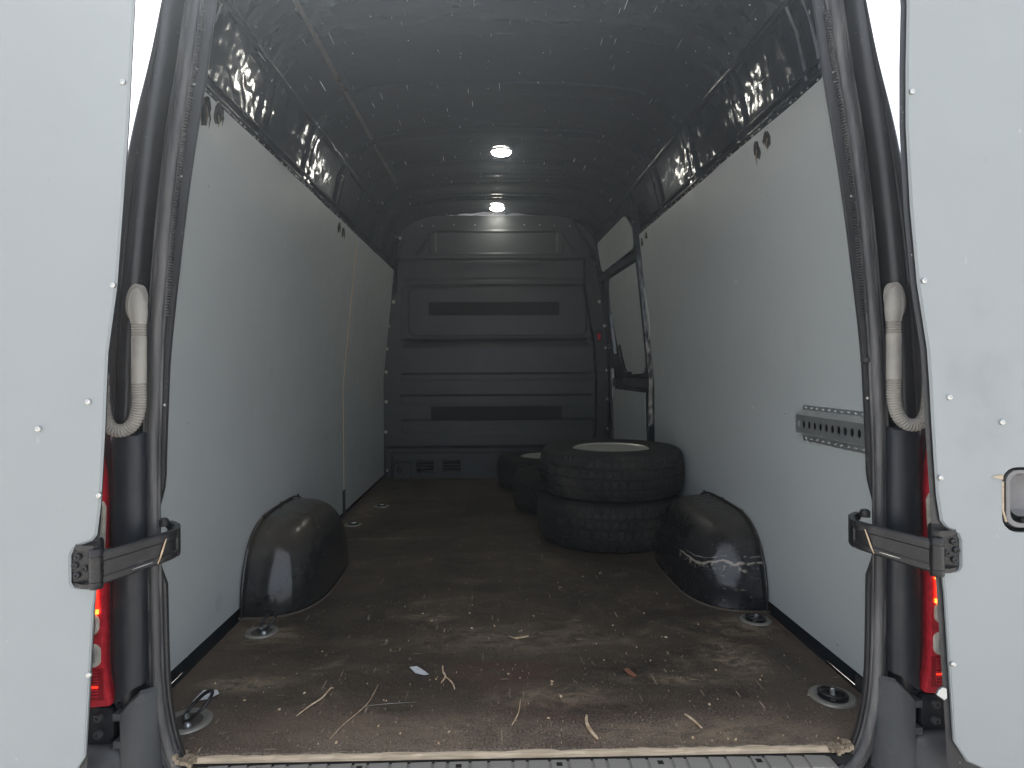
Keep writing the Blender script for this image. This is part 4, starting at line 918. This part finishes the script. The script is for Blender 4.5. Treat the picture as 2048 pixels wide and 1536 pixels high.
    for k, p in enumerate(P):
        a = P[max(0, k-1)]; b = P[min(len(P)-1, k+1)]; tt = (b-a).normalized(); nn = Vector((tt.y, -tt.x, 0)); nn = nn if nn.y < 0 else -nn
        f = k/(len(P)-1); hh = lerp(0.026, 0.031, f)
        th = 0.0065
        rings.append([p + nn*d + Vector((0,0,h)) for d, h in ((-th, -hh), (th*0.6, -hh), (th, -hh*0.88), (th*1.0, -hh*0.55), (th*0.55, -hh*0.45), (th*0.55, hh*0.35), (th*1.0, hh*0.45), (th, hh*0.88), (th*0.6, hh), (-th, hh))])
    m = MB(); m.rings(rings, True, False, True); strap = build(m, 'hinge_strap', M_hinge, door, 30)
    # pressed rib and worn marks on the strap
    i0 = int(len(P)*0.58); p = P[i0]; a = P[i0-1]; tt = (P[i0+1]-a).normalized(); nn = Vector((tt.y, -tt.x, 0)); nn = nn if nn.y < 0 else -nn
    m = MB(); m.tube([P[j] + nn*0.0070 + Vector((0,0,h)) for j, h in ((i0-5, 0.018), (i0-4, 0.008), (i0-3, -0.004), (i0-2, -0.016), (i0-1, -0.026))], [0.0006, 0.0014, 0.0018, 0.0014, 0.0008], 5); build(m, 'bare_scratch', M_chip, strap, 60)
    m = MB(); m.tube([P[j] + nn*0.0070 + Vector((0,0,-0.020)) for j in (i0+1, i0+3, i0+5, i0+7)], [0.0006, 0.0011, 0.0011, 0.0005], 5); build(m, 'bare_scratch', M_screw, strap, 60)
    m = MB(); m.lathe([(0.010, 0), (0.010, 0.012), (0.006, 0.016), (0, 0.016)], 14); build(m, 'strap_bolt', M_hinge, strap, 40, M=frame((X(0.722), 0.000, zc+0.034), (0, 0, 1)))

# ------------------------------------------------------------------ wheels
def tyre_mesh(Rt, W, treadcut=0.006, zig=60, seed=0):
    """axis Z, from z=0 to z=W; circumferential grooves and sipes are cut into the tread"""
    h = W/2; tw = W*0.37
    prof = []                                  # (r, z) outer section from inner bead bottom to inner bead top
    NA = 480; NT_ = 46; rb = Rt - 0.170
    sec = [(rb, -h*0.70), (rb+0.010, -h*0.86), (rb+0.035, -h*0.97), (rb+0.060, -h), (rb+0.085, -h*0.985), (Rt-0.030, -h*0.93), (Rt-0.018, -h*0.86)]
    tread = []
    for k in range(NT_+1):
        q = lerp(-1, 1, k/NT_); crown = Rt - 0.010*abs(q)**3.2 - 0.002*q*q; tread.append((crown, q*tw*1.04, q))
    sec2 = [(a, -b) for a, b in reversed(sec)]
    rings = []
    for i in range(NA):
        th = 2*math.pi*i/NA; zg = 0.5*math.sin(zig*th)
        zgs = zg
        ring = [Vector((r*math.cos(th), r*math.sin(th), z+h)) for r, z in sec]
        for r, z, q in tread:
            cut = 0.0
            for qc, wq, amp in ((-0.50, 0.055, 0.05), (0.0, 0.050, 0.07), (0.50, 0.055, 0.05)):
                if abs(q - qc - amp*(2*abs(((zig*th/math.pi*0.5) % 1)-0.5)-0.5)) < wq: cut = treadcut
            # transverse slots on the blocks and shoulders
            ph = (zig*th/(2*math.pi) + 0.35*q + (0.5 if q > 0 else 0)) % 1
            if ph < 0.10 and abs(q) > 0.06: cut = max(cut, treadcut*0.8)
            ph2 = (zig*2*th/(2*math.pi) - 0.9*abs(q) + 0.2) % 1
            if ph2 < 0.12 and (abs(q) < 0.42): cut = max(cut, treadcut*0.35)
            if abs(q) > 0.86 and (zig*2*th/(2*math.pi)) % 1 < 0.35: cut = max(cut, treadcut*0.7)
            rr_ = r - cut
            ring.append(Vector((rr_*math.cos(th), rr_*math.sin(th), z+h)))
        ring += [Vector((r*math.cos(th), r*math.sin(th), z+h)) for r, z in sec2]
        ring += [Vector(((rb+0.004)*math.cos(th), (rb+0.004)*math.sin(th), h))]
        rings.append(ring)
    m = MB(); m.rings(rings, True, True, False); me = m.mesh('tyre', 30, merge=False); me.materials.append(M_tyre); return me
def rim_meshes(rb, W):
    h = W; m = MB()
    m.lathe([(rb+0.012, h*0.93), (rb+0.004, h*0.955), (rb-0.004, h*0.93), (rb-0.008, h*0.88), (rb-0.014, h*0.74), (rb-0.017, h*0.62), (rb-0.026, h*0.56), (rb-0.045, h*0.57), (0.108, h*0.66), (0.098, h*0.675), (0.085, h*0.665), (0.040, h*0.665), (0.034, h*0.72), (0.0, h*0.725)], 64)
    m.lathe([(rb+0.012, h*0.07), (rb-0.004, h*0.07), (rb-0.02, h*0.2), (rb-0.017, h*0.62)], 64)
    rim = m.mesh('rim', 35); rim.materials.append(M_rim)
    b = MB(); b.lathe([(0.011, 0), (0.011, 0.014), (0.007, 0.020), (0, 0.021)], 6); bolt = b.mesh('wheel_nut', 30); bolt.materials.append(M_screw)
    c = MB(); c.lathe([(0.012, 0), (0.012, 0.0015), (0, 0.0015)], 16); hole = c.mesh('rim_hole', 30); hole.materials.append(M_dark)
    return rim, bolt, hole
RT = 0.340
TY = tyre_mesh(RT, 0.216, 0.007, 58); RIM, NUT, HOLE = rim_meshes(RT-0.170, 0.216)
TY2 = tyre_mesh(0.318, 0.216, 0.006, 64); RIM2, NUT2, HOLE2 = rim_meshes(0.318-0.170, 0.216)
def wheel(x, y, z, rot, label, small=False, tilt=(0, 0)):
    M = T(x, y, z) @ Matrix.Rotation(R(tilt[0]), 4, 'X') @ Matrix.Rotation(R(tilt[1]), 4, 'Y') @ Matrix.Rotation(R(rot), 4, 'Z')
    wo = thing('wheel', label, 'wheel', M=M, group='loose wheels lying on the van floor')
    link('tyre', TY2 if small else TY, None, wo, M); rm = link('rim', RIM2 if small else RIM, None, wo, M)
    for k in range(6):
        a = 2*math.pi*k/6 + 0.3
        link('wheel_nut', NUT, None, rm, M @ T(0.0925*math.cos(a), 0.0925*math.sin(a), 0.216*0.675))
    for k in range(12):
        a = 2*math.pi*k/12; rr_ = (RT if not small else 0.318) - 0.170 - 0.036
        link('rim_hole', HOLE, None, rm, M @ T(rr_*math.cos(a), rr_*math.sin(a), 0.216*0.575))
    return wo
wheel(0.514, 1.68, 0.0, 10, 'bottom wheel of the front stack of two, standing on the floor behind the right arch')
wheel(0.528, 1.69, 0.2165, 47, 'topmost wheel with a pale rim on the stack nearest the right arch', tilt=(0.3, -0.4))
wheel(0.395, 2.30, 0.0, 20, 'single low wheel lying half hidden between the front stack and the far wheel', True)
wheel(0.315, 2.965, 0.0, 33, 'farthest wheel lying flat against the bulkhead with its rim showing', True)

# ------------------------------------------------------------------ litter on the floor
def flat(poly, nm, mat, lab, cat, z=0.003, grp=None, curl=0.003, up=0.0012):
    m = MB(); cx_ = sum(p[0] for p in poly)/len(poly); cy_ = sum(p[1] for p in poly)/len(poly)
    def fn(a, b, q):
        d = math.hypot(a-cx_, b-cy_); return (a, b, z + curl*min(1, d/0.03)**2*(0.5+0.5*math.sin(a*90+b*50)) + (up if q == 0 else 0))
    m.prism([poly], fn); o = build(m, nm, mat, None, 40); o['label'] = lab; o['category'] = cat
    if grp: o['group'] = grp
    return o
flat([(-0.770, 0.220), (-0.735, 0.228), (-0.722, 0.255), (-0.733, 0.272), (-0.765, 0.268)], 'paper_scrap', M_paper, 'small white paper scrap on the floor beyond the left rear lashing ring', 'paper')
flat([(-0.268, 0.372), (-0.250, 0.378), (-0.225, 0.352), (-0.214, 0.335), (-0.226, 0.330), (-0.250, 0.344)], 'paper_scrap', M_paper, 'pointed white paper scrap lying on the open floor left of centre', 'paper')
def stick(pts, r_, nm, mat, lab, cat):
    P = catmull([(a, b, c_) for a, b, c_ in pts], 5); m = MB(); n_ = len(P); m.tube(P, [r_*(0.5+0.5*math.sin(math.pi*(0.08+0.84*k/(n_-1)))) for k in range(n_)], 6); o = build(m, nm, mat, None, 60); o['label'] = lab; o['category'] = cat; return o
stick([(-0.500, 0.150, 0.003), (-0.480, 0.190, 0.005), (-0.462, 0.225, 0.004), (-0.452, 0.265, 0.006), (-0.446, 0.275, 0.003)], 0.0022, 'wood_splinter', M_chip, 'long pale bent wood splinter lying between the left ring and the floor centre', 'splinter')
stick([(-0.181, 0.385, 0.002), (-0.178, 0.350, 0.004), (-0.170, 0.325, 0.003), (-0.178, 0.295, 0.002)], 0.0026, 'plant_stalk', M_chip, 'forked dry stalk lying right of the pointed paper scrap', 'stalk')
stick([(-0.170, 0.325, 0.003), (-0.150, 0.29, 0.004), (-0.142, 0.262, 0.002)], 0.002, 'plant_stalk', M_chip, 'thin dry sprig lying against the foot of the forked stalk', 'stalk')
stick([(0.168, 0.130, 0.004), (0.163, 0.100, 0.005), (0.168, 0.065, 0.005), (0.178, 0.040, 0.004)], 0.0042, 'twig', M_chip, 'thick short ribbed twig near the pale floor edge, right of centre', 'twig')
stick([(0.395, 0.130, 0.003), (0.405, 0.105, 0.004), (0.415, 0.075, 0.003)], 0.003, 'wood_splinter', M_chip, 'short straight splinter near the sill, right of the ribbed twig', 'splinter')
flat([(0.000, 0.560), (0.020, 0.553), (0.060, 0.560), (0.062, 0.553), (0.025, 0.540)], 'wood_chip', M_chip, 'largest flat wood chip lying in the middle of the floor', 'wood chip', grp=None)
stick([(-0.400, 0.060, 0.0015), (-0.385, 0.11, 0.002), (-0.350, 0.19, 0.002), (-0.340, 0.25, 0.002), (-0.338, 0.29, 0.0015)], 0.0008, 'grass_stem', M_chip, 'very thin long grass stem curving across the floor left of centre', 'grass stem')
stick([(-0.355, 0.190, 0.0015), (-0.30, 0.198, 0.002), (-0.23, 0.205, 0.0015)], 0.0007, 'grass_stem', M_zinc, 'thin grey straight stem lying crosswise left of centre', 'grass stem')
stick([(-0.005, 0.10, 0.0015), (0.012, 0.15, 0.002), (0.02, 0.21, 0.0015)], 0.0013, 'grass_stem', M_chip, 'short thin dry stem pointing into the van near the floor middle', 'grass stem')
flat([(0.300, 0.345), (0.312, 0.350), (0.326, 0.310), (0.318, 0.302), (0.306, 0.320)], 'leaf', plastic('red_brown_leaf', (0.22, 0.09, 0.05), 0.7, wear=0.1), 'reddish brown dry leaf on the dark patch right of centre', 'leaf')
m = MB(); rr = random.Random(11)
def shard(x, y, r_, z=0.0):
    n_ = rr.randint(4, 6); a0 = rr.random()*6.28; el = 0.35+0.65*rr.random(); poly = []
    for i in range(n_):
        a = a0 + 2*math.pi*i/n_; q = r_*(0.6+0.5*rr.random()); poly.append((q*math.cos(a), q*el*math.sin(a)))
    ca, sa = math.cos(a0*3), math.sin(a0*3); zt = [z + 0.0016 + 0.002*rr.random() for _ in poly]
    top = [Vector((x + p[0]*ca - p[1]*sa, y + p[0]*sa + p[1]*ca, zz_)) for p, zz_ in zip(poly, zt)]; bot = [Vector((v.x, v.y, 0.0001)) for v in top]
    m.rings([bot, top], True, False, True)
for i in range(150):
    y = 0.03 + 1.1*rr.random()**1.8; x = rr.uniform(-0.78, 0.8)
    if abs(x) > 0.55 and 0.66 < y < 1.5: continue
    shard(x, y, 0.0010 + 0.0050*rr.random()**4)
build(m, 'wood_chips', M_chip, None, 0, kind='stuff', label='pale wood chips and crumbs scattered over the floor', category='wood chips')
m = MB(); rr = random.Random(12)
for i in range(300):
    y = 0.025 + 0.9*rr.random()**1.7; x = rr.uniform(-0.80, 0.8); r_ = 0.0004 + 0.0007*rr.random()**2
    if abs(x) > 0.55 and 0.66 < y: continue
    m.box(x-r_, x+r_, y-r_, y+r_*1.2, 0.0001, r_*1.6)
build(m, 'grit', plastic('pale_grit', (0.34, 0.30, 0.25), 0.8, wear=0.1), None, 0, kind='stuff', label='pale grit sprinkled over the plywood floor', category='grit')
